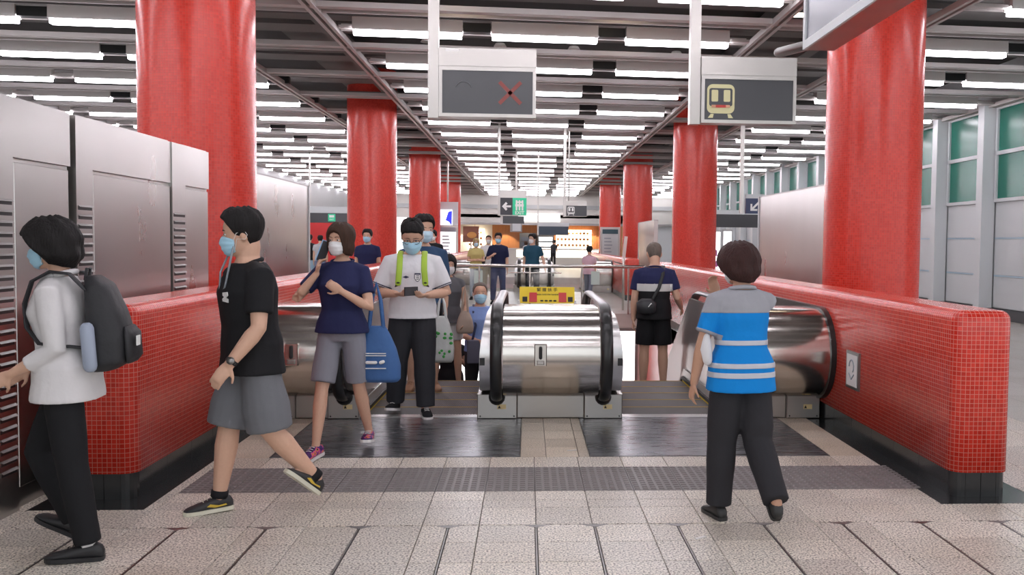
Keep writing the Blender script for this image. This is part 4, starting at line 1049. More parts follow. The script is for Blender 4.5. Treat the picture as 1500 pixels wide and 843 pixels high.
    # ---- garments
    if top:
        T = MB(); st = [(z, w, dd, y) for z, w, dd, y in TS if z > max(hem+0.03, 0.89)]
        first = lerp_list([(z, w, dd, y) for z, w, dd, y in TS], max(hem, 0.905))
        st = [(hem, first[0]+0.012, first[1]+0.014, first[2])]+st
        T.rings([ring(z, w, dd, y, (0.026 if z < 1.05 else 0.020 if z < 1.3 else 0.014)*(longtop if z < 1.1 else 1)) for z, w, dd, y in st if z < 1.45])
        for s in (1, -1):
            sh, e, w, fd = AJ[s]
            L1 = min(1.0, sleeve); pts = [up((0.075*s, 0, 1.388)), sh, sh.lerp(e, L1*0.5), sh.lerp(e, L1)]; rad = [0.052*k, 0.068*k, 0.067*k, 0.066*k]
            if sleeve > 1.0:
                rad[-1] = 0.056*k; f2 = sleeve-1.0; pts += [e.lerp(w, f2*0.5), e.lerp(w, f2)]; rad += [0.052*k, 0.046*k]
            T.tube(pts, rad, 14, ends=False)
        o = link('shirt', remesh(T, max(0.010, vox), 3, 0.5), top, root); O['shirt'] = o
        # neckline or collar
        cm_ = collar or top
        nr = (0.072, 0.072) if not fem else (0.078, 0.074)
        c0 = MB().tube([up((nr[0]*1.02*math.cos(a*PI/10), 0.008+nr[1]*math.sin(a*PI/10), 1.432+0.014*math.sin(a*PI/10))) for a in range(21)], 0.011 if not collar else 0.014, 8, ends=False)
        c0.obj('collar', cm_, root, True)
    if bottom:
        Q = MB(); st = [(z, w, dd, y) for z, w, dd, y in TS if z < 1.0]+[(1.03, 0.150*(0.4+0.6*build), 0.104*build, 0)]
        Q.rings([ring(z, w, dd, y, 0.010) for z, w, dd, y in st])
        for s in (1, -1):
            h, kk, an, fm = LJ[s]; f = bfit
            path = [h+V(0, 0, 0.03), h.lerp(kk, 0.35), h.lerp(kk, 0.75), kk, kk.lerp(an, 0.3), kk.lerp(an, 0.65), kk.lerp(an, 0.97)]
            rad = [0.098*k, 0.096*k*(0.6+0.4*f), 0.083*k*f, 0.074*k*f, 0.074*k*f, 0.066*k*f, 0.064*k*f]
            if blen < 1.0:                     # shorts: cut at blen of the whole leg
                n_ = blen*2; cut = h.lerp(kk, n_) if n_ < 1 else kk.lerp(an, n_-1)
                path = [h+V(0, 0, 0.03), h.lerp(kk, 0.35*min(1, n_)), h.lerp(kk, 0.7*min(1, n_)), cut]; rad = [0.098*k, 0.099*k, 0.093*k*f, 0.089*k*f]
            Q.tube(path, rad, 16, ends=False)
        O['trousers'] = link('trousers' if blen >= 1 else 'shorts', remesh(Q, max(0.010, vox), 3, 0.5), bottom, root)
    if shoe:
        for s in (1, -1):
            h, kk, an, fm = LJ[s]
            def fp_(x, y, z): return an + fm @ V(x, y, z-0.075)
            SH = [(0.075, 0.016, 0.055), (0.062, 0.030, 0.078), (0.035, 0.036, 0.092), (0.0, 0.037, 0.094), (-0.04, 0.039, 0.080), (-0.08, 0.043, 0.064), (-0.12, 0.046, 0.052), (-0.155, 0.043, 0.043), (-0.18, 0.032, 0.034), (-0.193, 0.014, 0.026)]
            u_ = MB(); rg = []
            for y, w, zt in SH:
                rg.append([fp_(w*math.copysign(abs(math.cos(a))**0.8, math.cos(a)), y, 0.012+(zt-0.012)*(0.5+0.5*math.copysign(abs(math.sin(a))**0.8, math.sin(a)))) for a in [2*PI*i/14 for i in range(14)]])
            u_.rings(rg); so = u_.obj('shoe', shoe, root, True)
            u_ = MB(); rg = []
            for y, w, zt in SH:
                ww = w+0.003; yy = y*1.02
                rg.append([fp_(-ww, yy, 0.0), fp_(ww, yy, 0.0), fp_(ww+0.001, yy, 0.022), fp_(-ww-0.001, yy, 0.022)])
            u_.rings(rg); u_.obj('sole', sole or shoe, so)
            lace = MB()
            for q in range(3): lace.tube([fp_(-0.02, -0.045-0.022*q, 0.083-0.009*q), fp_(0.0, -0.047-0.022*q, 0.088-0.009*q), fp_(0.02, -0.045-0.022*q, 0.083-0.009*q)], 0.003, 5)
            lace.obj('laces', sole if sole else shoe, so)
            if flash:
                for q in (1, -1):
                    fl = MB(); pts = [(0.03, 0.045), (-0.01, 0.040), (-0.055, 0.052), (-0.075, 0.040), (-0.03, 0.030), (0.035, 0.036)]
                    vs_ = [fp_(q*0.0375 + (0.002+k_)*q, y, z) for k_ in (0.0, 0.004) for y, z in pts]; n_ = len(pts)
                    fl.add(vs_, [tuple(range(n_)), tuple(range(2*n_-1, n_-1, -1))]+[(i, n_+i, n_+(i+1) % n_, (i+1) % n_) for i in range(n_)]); fl.obj('side_flash', flash, so)
            if sock:
                MB().tube([an+V(0, 0, 0.0), an.lerp(kk, 0.10)], [0.043*k, 0.042*k], 14, ends=False).obj('sock', sock, root, True)
    s = H/1.70
    root.scale = (s, s, s)
    root.location = (loc[0], loc[1], (loc[2] if len(loc) > 2 else 0.0)-low*s)
    bpy.context.view_layer.update()
    mw = Matrix.Translation(root.location) @ Matrix.Rotation(rz, 4, 'Z') @ Matrix.Diagonal((s, s, s, 1))
    P.update(root=root, mw=mw, AJ=AJ, LJ=LJ, up=up, hw=hw, O=O, s=s, low=low)
    return P
# ---------------------------------------------------------------- who stands where
navy = cloth('navy_cotton', (0.022, 0.026, 0.085)); whitec = cloth('white_cotton', (0.74, 0.73, 0.74)); blackc = cloth('black_cotton', (0.014, 0.014, 0.016))
greyc = cloth('grey_cotton', (0.17, 0.175, 0.19)); lilac = cloth('grey_lilac_cotton', (0.26, 0.26, 0.30)); dkgrey = cloth('charcoal_cloth', (0.035, 0.036, 0.042))
# 1 woman with backpack, walking left
w1 = human('woman in white shirt and black backpack walking past steel cabinets', (-2.15, 4.47), R(-90)+R(6), 1.555, 'f', 'light', lean=R(4),
           legs={1: (-7, 2, 3, 6, 2), -1: (24, 2, 48, 6, 26)}, arms={1: ((0.10, 0.15, -1), (-0.05, -0.85, -0.5)), -1: ((-0.1, -0.1, -1), (0, -0.8, -0.55))},
           head=(0, 4), hair='puffy', mask='blue', top=cloth('white_linen', (0.72, 0.70, 0.70), b=0.6), sleeve=1.62, hem=0.80, collar=MATS['white_linen'], bottom=blackc, bfit=1.12, shoe=mat('black_flat_shoe', (0.02, 0.02, 0.022), 0.5), sock=whitec, vox=0.007, longtop=1.5)
# 2 man in black polo
m2 = human('man in black polo and grey shorts striding past the red parapet', (-1.50, 5.16), R(-54), 1.615, 'm', 'light', lean=R(3),
           legs={1: (-8, 3, 32, 6, 40), -1: (13, 3, 5, 8, -2)}, arms={1: ((0.22, -0.12, -1), (-0.12, -0.62, -0.80)), -1: ((-0.15, 0.25, -1), (-0.1, -0.1, -1))},
           hands={1: dict(curl=0.25, palm=(-0.6, 0.6, 0.1))}, head=(-26, 2), hair='short', mask='blue', top=blackc, sleeve=0.72, hem=0.80, collar=blackc, bottom=greyc, blen=0.50, bfit=1.25,
           shoe=mat('black_trainer', (0.03, 0.03, 0.032), 0.55), sole=mat('pale_sole', (0.70, 0.68, 0.55), 0.6), sock=blackc, flash=mat('gold_flash', (0.65, 0.45, 0.05), 0.4), vox=0.007, build=1.15, longtop=1.2, hsz=1.08)
# 3 woman on the phone
pm = bpy.data.materials.new('patterned_trainer'); pm.use_nodes = True; _n = pm.node_tree
_v = _n.nodes.new('ShaderNodeTexNoise'); _v.inputs['Scale'].default_value = 22; _t = _n.nodes.new('ShaderNodeTexCoord'); _n.links.new(_t.outputs['Object'], _v.inputs['Vector'])
_r = _n.nodes.new('ShaderNodeValToRGB'); _r.color_ramp.interpolation = 'CONSTANT'; _e = _r.color_ramp.elements; _e[0].color = (0.04, 0.015, 0.10, 1); _e[1].position = 0.46; _e[1].color = (0.10, 0.02, 0.20, 1)
for _p, _c in ((0.52, (0.6, 0.06, 0.25, 1)), (0.58, (0.75, 0.25, 0.05, 1)), (0.63, (0.04, 0.015, 0.10, 1))): _k = _e.new(_p); _k.color = _c
_n.links.new(_v.outputs['Fac'], _r.inputs[0]); _n.links.new(_r.outputs[0], _n.nodes['Principled BSDF'].inputs['Base Color'])
w3 = human('woman in navy tee and grey shorts holding a phone to her ear', (-1.29, 6.55), R(-10), 1.59, 'f', 'light', lean=R(-1),
           legs={1: (-10, 3, 16, 12, 10), -1: (14, 4, 3, 10, -4)}, arms={-1: ((-0.50, -0.50, -0.72), (0.80, 0.10, 1.0)), 1: ((0.32, -0.30, -1), (-0.74, -0.52, 0.55))},
           hands={-1: dict(curl=0.55, palm=(0.9, 0.2, 0.1), dir=(0.22, 0.10, 1)), 1: dict(curl=0.9, palm=(0.2, 1.0, -0.3))}, head=(-14, 2), hair='bob', hairc='brown', mask='white', top=navy, sleeve=0.62, hem=0.90, bottom=lilac, blen=0.44, bfit=1.12,
           shoe=pm, sole=white_m, vox=0.0065)
# 4 man in white football shirt
m4 = human('man in white football shirt looking down at his phone', (-0.98, 8.02), R(4), 1.625, 'm', 'light', lean=R(2),
           legs={1: (6, 3, 3, 10, 0), -1: (-4, 7, 12, 14, 10)}, arms={-1: ((-0.40, -0.05, -1), (0.78, -0.85, -0.02)), 1: ((0.40, -0.05, -1), (-0.74, -0.88, -0.06))},
           hands={-1: dict(curl=0.5, palm=(0.2, 0.3, 0.9)), 1: dict(curl=0.5, palm=(-0.2, 0.3, 0.9))}, head=(0, 24), hair='quiff', mask='blue', glasses=True, top=cloth('football_shirt', (0.76, 0.75, 0.77), b=0.5), sleeve=0.80, hem=0.86, collar=whitec,
           bottom=dkgrey, bfit=1.1, shoe=blackc, sole=white_m, vox=0.0065, build=1.18, longtop=1.25, hsz=1.2)
mat('tan_sandal', (0.35, 0.18, 0.10), 0.6)
# 5 man in blue jacket behind
m5 = human('dark-haired man in slate blue shirt behind the football shirt', (-1.05, 9.42, 0.0), R(8), 1.69, 'm', 'light', head=(20, 4), hair='short', mask='pale', top=cloth('slate_blue', (0.035, 0.075, 0.15)), sleeve=1.6, bottom=blackc, blen=0.45, shoe=MATS['tan_sandal'], vox=0.010, build=1.05, hsz=1.12)
# 6 woman with white denim shorts
w6 = human('woman in white denim shorts half hidden behind football shirt man', (-0.90, 10.62, -0.232), R(10), 1.55, 'f', 'light', legs={1: (0, 5, 4, 8, 0), -1: (6, 12, 8, 8, 0)}, arms={1: ((0.22, 0.1, -1), (-0.15, -0.7, -0.8))}, head=(10, 8), hair='bob', mask='white', top=cloth('grey_top', (0.12, 0.12, 0.13)), sleeve=0.15, bottom=cloth('white_denim', (0.72, 0.70, 0.70)), blen=0.30, bfit=1.05, shoe=mat('tan_sandal', (0.35, 0.18, 0.10), 0.6), vox=0.010)
# 7 man in light blue shirt, lower on the escalator
m7 = human('man in light blue shirt riding up the escalator', (-0.58, 11.45, -0.694), R(6), 1.63, 'm', 'light', arms={-1: ((-0.2, 0.0, -1), (0.72, -0.6, -0.25)), 1: ((0.15, 0, -1), (0.05, -0.3, -1))}, hands={-1: dict(curl=0.8)}, hair='thin', hairc='grey', mask='blue',
           top=cloth('light_blue_shirt', (0.24, 0.36, 0.68)), sleeve=0.85, collar=MATS['light_blue_shirt'], bottom=dkgrey, shoe=blackc, vox=0.009, build=1.08, hsz=1.15)
# 8 person lower still
w8 = human('person in black lower down the escalator behind denim shorts', (-1.0, 12.2, -1.156), R(5), 1.55, 'f', 'light', arms={1: ((0.3, -0.2, -1), (-0.3, -0.5, 0.4))}, hair='bob', mask='blue', top=blackc, sleeve=0.4, bottom=cloth('lavender_cloth', (0.5, 0.47, 0.72)), shoe=blackc, vox=0.014)
# 9 man in navy tee and black shorts, from behind
m9 = human('man in navy tee with white band riding down, seen from behind', (1.46, 10.62, -0.232), R(180)-R(3), 1.70, 'm', 'light', arms={-1: ((-0.30, 0.1, -1), (-0.25, -0.75, -0.45)), 1: ((0.16, 0.02, -1), (0.02, -0.1, -1))}, head=(6, 14), hair='buzz', hairc='grey', top=navy, sleeve=0.66, hem=0.84, bottom=blackc, blen=0.42, bfit=1.15, shoe=blackc, vox=0.008, longtop=1.2, build=1.06, hsz=1.1)
# 10 station cleaner / staff from behind
m10 = human('woman in bright blue reflective vest shirt, seen from behind', (1.16, 4.95), R(180)+R(10), 1.47, 'f', 'tan', lean=R(2), legs={1: (4, 3, 3, 4, 0), -1: (-7, 2, 34, 4, 44)}, arms={1: ((0.34, 0.02, -1), (0.14, -0.16, -1)), -1: ((0.25, -0.75, -0.45), (0.86, 0.12, 0.9))},
           hands={-1: dict(curl=0.4, dir=(0.4, 0.05, 1), palm=(0, 1, 0))}, head=(18, 8), hair='puffy', hairc='darkred', mask='white', top=cloth('bright_blue_uniform', (0.005, 0.24, 0.68), b=0.5), sleeve=0.72, hem=0.80, collar=cloth('uniform_grey', (0.36, 0.36, 0.39)), bottom=cloth('black_trousers', (0.030, 0.029, 0.033)), bfit=1.25, shoe=mat('dark_shoe', (0.03, 0.03, 0.03), 0.5), vox=0.007, build=1.12, longtop=1.3)
# far people
farp = dict(vox=0.018)
human('masked young man in navy tee standing before a red column', (-2.92, 17.2), R(-5), 1.66, hair='short', mask='blue', top=navy, bottom=dkgrey, shoe=blackc, **farp)
human('masked man in dark tee beside the white map board', (-2.12, 21.0), R(-15), 1.70, hair='short', mask='white', top=blackc, bottom=dkgrey, shoe=blackc, **farp)
human('fair-haired woman in yellow top with crossed arms past the railing', (-1.33, 24.1), R(5), 1.55, 'f', hair='bob', hairc='blond', mask='pale', top=cloth('mustard', (0.55, 0.46, 0.18)), sleeve=0.6, arms={1: ((0.25, -0.1, -1), (-0.9, -0.5, 0.1)), -1: ((-0.25, -0.1, -1), (0.9, -0.5, 0.1))}, bottom=cloth('pale_denim', (0.35, 0.40, 0.45)), shoe=blackc, **farp)
p_white = human('man in white tee with black diagonal strap beyond railing', (-1.03, 24.6), R(5), 1.64, hair='buzz', mask='white', top=whitec, bottom=cloth('khaki', (0.4, 0.36, 0.28)), shoe=white_m, **farp)
human('man in navy tee and slate trousers walking behind the railing', (-0.71, 22.6), R(0), 1.68, hair='short', mask='blue', legs={1: (-10, 3, 14, 6, 6), -1: (12, 3, 3, 6, 0)}, arms={-1: ((-0.3, 0, -1), (0.5, -0.8, 0.4))}, top=cloth('deep_navy', (0.012, 0.016, 0.05)), sleeve=0.8, bottom=cloth('slate_trouser', (0.07, 0.08, 0.15)), shoe=blackc, **farp)
human('man in teal tee and black trousers behind the railing', (0.12, 23.0), R(-16), 1.66, hair='short', mask='white', head=(-20, 0), top=cloth('teal_tee', (0.02, 0.075, 0.12)), sleeve=0.7, bottom=blackc, shoe=blackc, arms={1: ((0.35, 0.1, -1), (0.3, -0.3, -1))}, **farp)
human('woman in pink tee walking away beyond the railing', (1.54, 23.2), R(160), 1.40, 'f', hair='short', top=cloth('pink_tee', (0.62, 0.40, 0.46)), bottom=cloth('grey_jeans', (0.14, 0.15, 0.20)), legs={1: (16, 2, 6, 5, 0), -1: (-18, 2, 20, 5, 20)}, shoe=blackc, **farp)
human('customer with backpack leaning at the lit shop counter', (1.55, 56.5), R(150), 1.6, lean=R(14), hair='short', top=dkgrey, bottom=blackc, shoe=blackc, **farp)
human('brown-haired customer in white at the far drinks fridge', (-0.1, 55.5), R(170), 1.5, 'f', hair='puffy', hairc='brown', top=whitec, bottom=blackc, shoe=blackc, **farp)
human('person in dark top and pale jeans walking off in the left aisle', (-7.0, 30.4), R(185), 1.62, hair='short', top=blackc, bottom=cloth('sky_jeans', (0.35, 0.5, 0.62)), shoe=white_m, **farp)
human('person in grey tee and checked shorts in the left aisle', (-6.6, 30.1), R(185), 1.60, hair='short', top=cloth('pale_grey_tee', (0.5, 0.5, 0.52)), bottom=cloth('check_shorts', (0.2, 0.22, 0.32), var=0.6), blen=0.5, shoe=blackc, **farp)

# ---------------------------------------------------------------- clothing details
def band(P, z0, z1, name, mt, off=0.004, extra=None, cond=None, garment='shirt'):
    up = P['up']; a, b = up((0, 0, z0)), up((0, 0, z1)); n = (b-a).normalized()
    return shell(P['O'][garment], [(a, n), (b, -n)]+(extra or []), off, name, mt, P['root'], cond)
refl = mat('reflective_tape', (0.55, 0.57, 0.62), 0.35)
band(m10, 1.085, 1.115, 'reflective_strip', refl, cond=lambda c, n: abs(c.x) < 0.2)
band(m10, 0.945, 0.975, 'reflective_strip', refl); band(m10, 0.885, 0.918, 'reflective_strip', refl)
band(m10, 1.285, 1.50, 'grey_yoke', MATS['uniform_grey'], 0.003, cond=lambda c, n: abs(c.x) < 0.26)
for s in (1, -1):
    sh, e, w, fd = m10['AJ'][s]; dv = (e-sh).normalized(); a = sh+dv*0.285*0.66
    shell(m10['O']['shirt'], [(a, dv)], 0.003, 'sleeve_trim', MATS['uniform_grey'], m10['root'], cond=lambda c, n, a=a: (c-a).length < 0.11)
o = MB(); o.tube([(0.24, 0.02, 1.14), (0.245, 0.03, 1.06), (0.235, 0.03, 0.99)], [0.022, 0.038, 0.03], 10); o.obj('white_cloth', whitec, m10['root'], True)
# navy tee: white band and black lower half, side stripe
band(m9, 1.16, 1.245, 'white_band', cloth('band_white', (0.68, 0.68, 0.66)), 0.004, cond=lambda c, n: abs(c.x) < 0.205)
band(m9, 0.80, 1.16, 'black_lower_half', blackc, 0.003, cond=lambda c, n: abs(c.x) < 0.205)
# football shirt marks
def on_front(P, x, z, garment='shirt'):
    """point on the front of a garment at x,z and its normal"""
    me = P['O'][garment].data; best = None
    for p in me.polygons:
        if p.normal.y > -0.2: continue
        c = p.center; dd = (c.x-x)**2+(c.z-z)**2
        if best is None or dd < best[0]: best = (dd, c.copy(), p.normal.copy())
    return best[1], best[2]
def stick(P, mesh_o, x, z, off=0.004, garment='shirt'):
    c, n = on_front(P, x, z, garment); q = n.to_track_quat('Z', 'Y')
    zz = Vector((0, 0, 1)); yv = (zz-n*zz.dot(n)).normalized(); xv = yv.cross(n)
    M = Matrix((xv, yv, n)).transposed().to_4x4(); M.translation = c+n*off
    mesh_o.matrix_local = M
    return mesh_o
dark_ink = mat('navy_print', (0.03, 0.035, 0.08), 0.6)
cr = MB(); cr.prism([(-0.026, 0.035), (0.026, 0.035), (0.028, -0.01), (0.014, -0.034), (0, -0.042), (-0.014, -0.034), (-0.028, -0.01)], 'z', -0.004, 0.001)
crest = stick(m4, cr.obj('crest', dark_ink, m4['root']), 0.045, 1.23)
b = MB(); b.prism([(-0.022, 0.022), (0.022, 0.022), (0.023, -0.01), (0.011, -0.029), (0, -0.036), (-0.011, -0.029), (-0.023, -0.01)], 'z', 0.0, 0.002); b.obj('crest_field', white_ink, crest)
for k in range(3):
    b = MB(); b.prism([(-0.015, 0.0), (-0.006, 0.004), (0.004, 0.002), (0.013, 0.006), (0.014, 0.0), (0.005, -0.004), (-0.008, -0.003)], 'z', 0.001, 0.003)
    o = b.obj('crest_figure', dark_ink, crest); o.location = (0, 0.013-0.015*k, 0)
b = MB(); b.prism([(-0.03, 0), (0, 0.012), (0.03, 0), (0, -0.012)], 'z', -0.002, 0.001); b.prism([(-0.016, 0), (0, 0.006), (0.016, 0), (0, -0.006)], 'z', 0.0, 0.002)
stick(m4, b.obj('chest_logo', dark_ink, m4['root']), -0.045, 1.235)
up = m4['up']
for r_, z in ((0.082, 1.424), (0.090, 1.416)):
    MB().tube([up((r_*math.cos(a*PI/12), 0.006+(r_+0.008)*math.sin(a*PI/12), z+0.016*math.sin(a*PI/12))) for a in range(25)], 0.0045, 6, ends=False).obj('collar_stripe', dark_ink, m4['root'], True)
for s in (1, -1):
    sh, e, w, fd = m4['AJ'][s]; dv = (e-sh).normalized()
    for f0 in (0.73, 0.79):
        a = sh+dv*0.285*f0
        shell(m4['O']['shirt'], [(a, dv), (a+dv*0.008, -dv)], 0.003, 'sleeve_stripe', dark_ink, m4['root'], cond=lambda c, n, a=a: (c-a).length < 0.12)
# polo logo and wrist watch
b = MB(); b.prism([(-0.02, 0.03), (0.03, 0.035), (0.032, 0.015), (0.01, 0.0), (0.03, -0.005), (0.028, -0.026), (-0.03, -0.02), (-0.03, -0.006), (-0.008, 0.006), (-0.022, 0.012)], 'z', -0.003, 0.002)
stick(m2, b.obj('chest_logo', white_ink, m2['root']), 0.075, 1.235)
sh, e, w, fd = m2['AJ'][1]; c = e.lerp(w, 0.93)
wt = MB().tube([c-fd*0.012, c+fd*0.012], 0.034, 16, ends=False).obj('watch_strap', black, m2['root'], True)
out = Vector((0.8, -0.4, 0.3)); out = (out-fd*out.dot(fd)).normalized()
MB().tube([c+out*0.027, c+out*0.041], 0.021, 16, ends=False).obj('watch_face', steel_d, wt, True)
up = m2['up']
MB().tube([m2['hw']((-0.05, -0.075, 0.03)), up((-0.07, -0.13, 1.38)), up((-0.03, -0.155, 1.26)), up((0.05, -0.15, 1.30)), m2['hw']((0.06, -0.04, 0.06))], 0.006, 6).obj('lanyard', MATS['grey_print'], m2['root'], True)
# shoe flash for the black trainers
# ---------------------------------------------------------------- things carried
def worldpt(P, p): return P['mw'] @ Vector(p)
def follow(P, name, label, cat):
    """empty at a person's frame so carried things can be built in the person's local space"""
    o = empty(name, (0, 0, 0), 0, label, cat); o.matrix_world = P['mw']; return o
def strap_path(P, s, x=0.105, top_z=1.43, back=0.15, front=None, zf=1.10):
    front = front or P.get('front', 0.16)
    up = P['up']
    return [up((x*s, back, 1.36)), up((x*s, 0.09, 1.435)), up((x*s, 0.0, 1.452)), up((x*s, -0.085, 1.41)), up((x*s*1.02, -front, 1.30)), up((x*s*1.12, -front+0.005, 1.18)), up((x*s*1.45, -0.06, zf)), up((x*s*1.3, back, zf-0.04))]
def backpack(P, label, mt, strap_mt, w=0.15, dep=0.16, z0=0.98, z1=1.44, y0=0.135, lime=False):
    r_ = follow(P, 'backpack', label, 'backpack'); up = P['up']
    b = MB()
    for z, kw, kd in ((z0, 0.75, 0.55), (z0+0.04, 0.98, 0.95), (z0+0.16, 1.0, 1.0), (z0+0.3, 0.92, 0.85), (z1-0.05, 0.75, 0.6), (z1, 0.4, 0.3)):
        pass
    rg = []
    for z, kw, kd in ((z0, 0.75, 0.55), (z0+0.04, 0.98, 0.95), (z0+0.16, 1.0, 1.0), (z0+0.3, 0.92, 0.85), (z1-0.05, 0.75, 0.6), (z1, 0.4, 0.3)):
        rg.append([up((kw*w*math.copysign(abs(math.cos(a))**0.6, math.cos(a)), y0+dep*kd*(0.5+0.5*math.copysign(abs(math.sin(a))**0.6, math.sin(a))), z)) for a in [2*PI*i/20 for i in range(20)]])
    b.rings(rg); body = link('bag_body', remesh(b, 0.012, 4), mt, r_)
    pk = MB(); rg = []
    for z, kw, kd in ((z0+0.03, 0.6, 0.5), (z0+0.06, 0.85, 1), (z0+0.18, 0.85, 1), (z0+0.22, 0.6, 0.5)):
        rg.append([up((kw*w*0.85*math.copysign(abs(math.cos(a))**0.6, math.cos(a)), y0+dep*0.9+0.045*kd*(0.5+0.5*math.sin(a)), z)) for a in [2*PI*i/16 for i in range(16)]])
    pk.rings(rg); pk.obj('front_pocket', mt, body, True)
    for s in (1, -1):
        sp_ = strap_path(P, s); st_ = MB().tube(sp_[:6] if lime else sp_, 0.026, 10, flat=0.3, up=(1, 0, 0)).obj('strap', strap_mt, r_, True)
        if lime: MB().tube(sp_[5:], 0.018, 10, flat=0.4, up=(1, 0, 0)).obj('strap_webbing', black, st_, True)
    MB().tube([up((-0.03, y0, z1-0.02)), up((-0.025, y0+0.01, z1+0.035)), up((0.025, y0+0.01, z1+0.035)), up((0.03, y0, z1-0.02))], 0.008, 6).obj('grab_handle', strap_mt, r_, True)
    return r_
w1['front'] = 0.128
bk = backpack(w1, 'black backpack on the woman in white shirt', mat('black_nylon', (0.022, 0.022, 0.025), 0.6, bump=0.3, bscale=12), MATS['black_nylon'], 0.155, 0.19, 0.93, 1.42)
u1 = w1['up']
MB().tube([u1((0.17, 0.17, 0.97)), u1((0.172, 0.17, 1.16))], 0.033, 12).obj('umbrella_pouch', mat('grey_umbrella', (0.35, 0.40, 0.50), 0.5), bk, True)
MB().box(0.03, 0.08, 0.0, 0.006, 0, 0.05).obj('patch', white_ink, bk).location = u1((0, 0.365, 1.05))
limeb = backpack(m4, 'backpack with lime green straps on the football shirt man', blackc, mat('lime_strap', (0.42, 0.62, 0.06), 0.6), 0.15, 0.15, lime=True)
# phones
def phone(pos, rot, label, mt):
    r_ = empty('phone', pos, 0, label, 'phone'); r_.rotation_euler = rot
    bevel(MB().box(-0.037, 0.037, -0.005, 0.005, -0.075, 0.075).obj('case', mt, r_), 0.004, 2)
    MB().box(-0.034, 0.034, -0.0062, -0.0048, -0.070, 0.070).obj('screen', screen_m, r_)
h = worldpt(w3, w3['hand'][-1]); hd3 = worldpt(w3, w3['hw']((-0.098, -0.02, 0.085)))
phone(h.lerp(hd3, 0.5)+Vector((0.0, -0.01, 0.02)), (0.25, 0.25, R(50)), 'phone in pale blue case held at the ear of navy tee woman', mat('pale_blue_case', (0.25, 0.5, 0.75), 0.4))
pa, pb = worldpt(m4, m4['hand'][1]), worldpt(m4, m4['hand'][-1])
phone((pa+pb)/2+Vector((0.0, -0.045, 0.035)), (R(-50), R(90), R(0)), 'dark phone held in both hands over white football shirt', black)
# blue tote bag of the woman on the phone
def tote(top, w, h, dep, label, mt, name='tote_bag', rz=0.0, straps=0.25, soft=0.012, lean=0.0):
    r_ = empty(name, (top[0], top[1], top[2]-h), rz, label, 'bag'); b = MB(); rg = []
    for t, kw, kd in ((0, 0.80, 0.5), (0.06, 0.95, 0.9), (0.3, 1.0, 1.0), (0.6, 0.86, 0.8), (0.85, 0.62, 0.5), (1.0, 0.42, 0.28)):
        rg.append([(lean*(1-t)+kw*w/2*math.copysign(abs(math.cos(a))**0.7, math.cos(a)), kd*dep/2*math.copysign(abs(math.sin(a))**0.8, math.sin(a)), t*h) for a in [2*PI*i/24 for i in range(24)]])
    b.rings(rg); link('bag_body', remesh(b, soft, 4), mt, r_)
    for q in (-1, 1):
        MB().tube([(-w*0.17, q*dep*0.10, h*0.93), (-w*0.10, q*dep*0.08, h+straps*0.6), (0.0, q*0.01, h+straps), (w*0.10, q*dep*0.08, h+straps*0.6), (w*0.17, q*dep*0.10, h*0.93)], 0.012, 8, flat=0.5).obj('strap', mt, r_, True)
    return r_
bluebag = mat('blue_denim_bag', (0.045, 0.13, 0.33), 0.7, bump=0.4, bscale=9, var=0.2)
tb1 = tote((-1.06, 6.60, 0.90), 0.30, 0.40, 0.17, 'blue fabric tote bag with white lettering beside grey shorts', bluebag, straps=0.30, lean=0.03)
for z, sz, tx in ((0.155, 0.045, 'like'), (0.21, 0.016, 'CARRY BAG')): pass
b = MB(); b.tube([(-0.05, -0.092, 0.15), (-0.02, -0.094, 0.15), (0.01, -0.094, 0.15)], 0.012, 6); b.tube([(0.045, -0.092, 0.15), (0.06, -0.09, 0.155)], 0.014, 6); b.obj('print_mark', white_ink, tb1, True)
for z in (0.105, 0.195, 0.21): MB().box(-0.06, 0.08, -0.092, -0.086, z, z+0.006).obj('print_line', white_ink, tb1)
# green printed plastic bag
pl = mat('white_plastic', (0.72, 0.74, 0.72), 0.35, bump=0.5, bscale=8)
gb = tote((-0.80, 8.75, 0.80), 0.24, 0.44, 0.14, 'white plastic bag with green leaf print behind football shirt man', pl, 'plastic_bag', straps=0.2)
grn = mat('green_print', (0.06, 0.42, 0.08), 0.5); random.seed(5)
for k in range(16):
    x, z = random.uniform(-0.075, 0.10), random.uniform(0.06, 0.30)
    MB().ball((x, -0.066+0.25*x*x, z), 0.012+0.008*random.random(), 0.006, 0.014, 8, 5).obj('leaf_print', grn, gb, True)
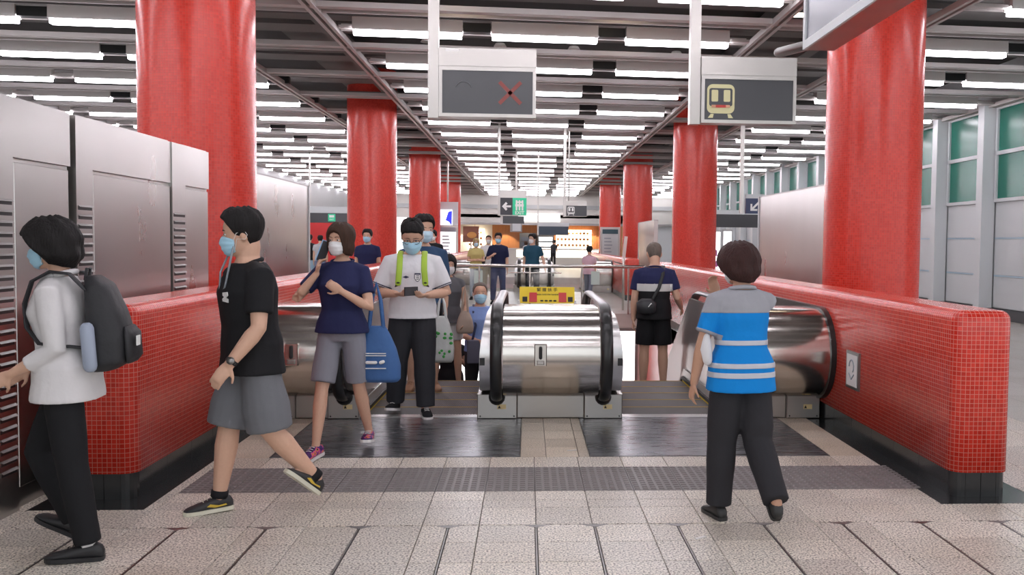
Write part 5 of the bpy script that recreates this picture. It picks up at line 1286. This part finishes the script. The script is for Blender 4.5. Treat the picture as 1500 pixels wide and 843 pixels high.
# shoulder bags
tb3 = tote((-0.70, 10.5, 0.72), 0.20, 0.26, 0.10, 'beige shoulder bag beside the white denim shorts', mat('beige_bag', (0.50, 0.40, 0.32), 0.6), 'shoulder_bag', straps=0.28)
r_ = follow(m7, 'shoulder_bag', 'dark document bag hanging from light blue shirt man', 'bag'); u7 = m7['up']
MB().tube([u7((-0.07, 0.1, 1.42)), u7((-0.08, 0.0, 1.455)), u7((-0.085, -0.10, 1.37)), u7((-0.06, -0.155, 1.20)), u7((-0.10, -0.16, 1.02))], 0.016, 8, flat=0.3, up=(1, 0, 0)).obj('strap', blue_sign, r_, True)
bevel(MB().box(-0.17, 0.0, -0.21, -0.15, 0.72, 1.02).obj('bag_body', mat('slate_bag', (0.14, 0.15, 0.21), 0.6), r_), 0.015, 2)
r_ = follow(m9, 'crossbody_bag', 'black crossbody bag on the back of navy tee man', 'bag'); u9 = m9['up']
MB().tube([u9((-0.10, -0.09, 1.40)), u9((-0.10, 0.02, 1.45)), u9((-0.085, 0.125, 1.35)), u9((-0.04, 0.148, 1.20)), u9((0.04, 0.15, 1.05)), u9((0.10, 0.14, 0.98))], 0.020, 8, flat=0.25, up=(1, 0, 0)).obj('strap', black, r_, True)
b = MB(); b.rings([[u9((0.10+kx*math.cos(a), 0.165+0.045*kk_*math.sin(a), z)) for a in [2*PI*i/16 for i in range(16)]] for z, kx, kk_ in ((0.90, 0.06, 0.5), (0.93, 0.11, 1), (1.03, 0.115, 1), (1.08, 0.06, 0.5))])
b.obj('bag_body', mat('black_leather', (0.03, 0.03, 0.034), 0.4), r_, True)
MB().tube([u9((0.03, 0.17, 1.0)), u9((0.05, 0.215, 1.03)), u9((0.08, 0.215, 0.99))], 0.005, 6).obj('buckle', white_ink, r_, True)
uw = p_white['up']; r_ = follow(p_white, 'sling_strap', 'black diagonal sling on the white tee man beyond railing', 'bag')
MB().tube([uw((0.12, 0.0, 1.44)), uw((0.08, -0.13, 1.33)), uw((-0.04, -0.155, 1.15)), uw((-0.14, -0.13, 1.0))], 0.022, 8, flat=0.3, up=(1, 0, 0)).obj('strap', black, r_, True)
MB().ball(uw((-0.17, -0.1, 0.97)), 0.09, 0.05, 0.07).obj('pouch', black, r_, True)
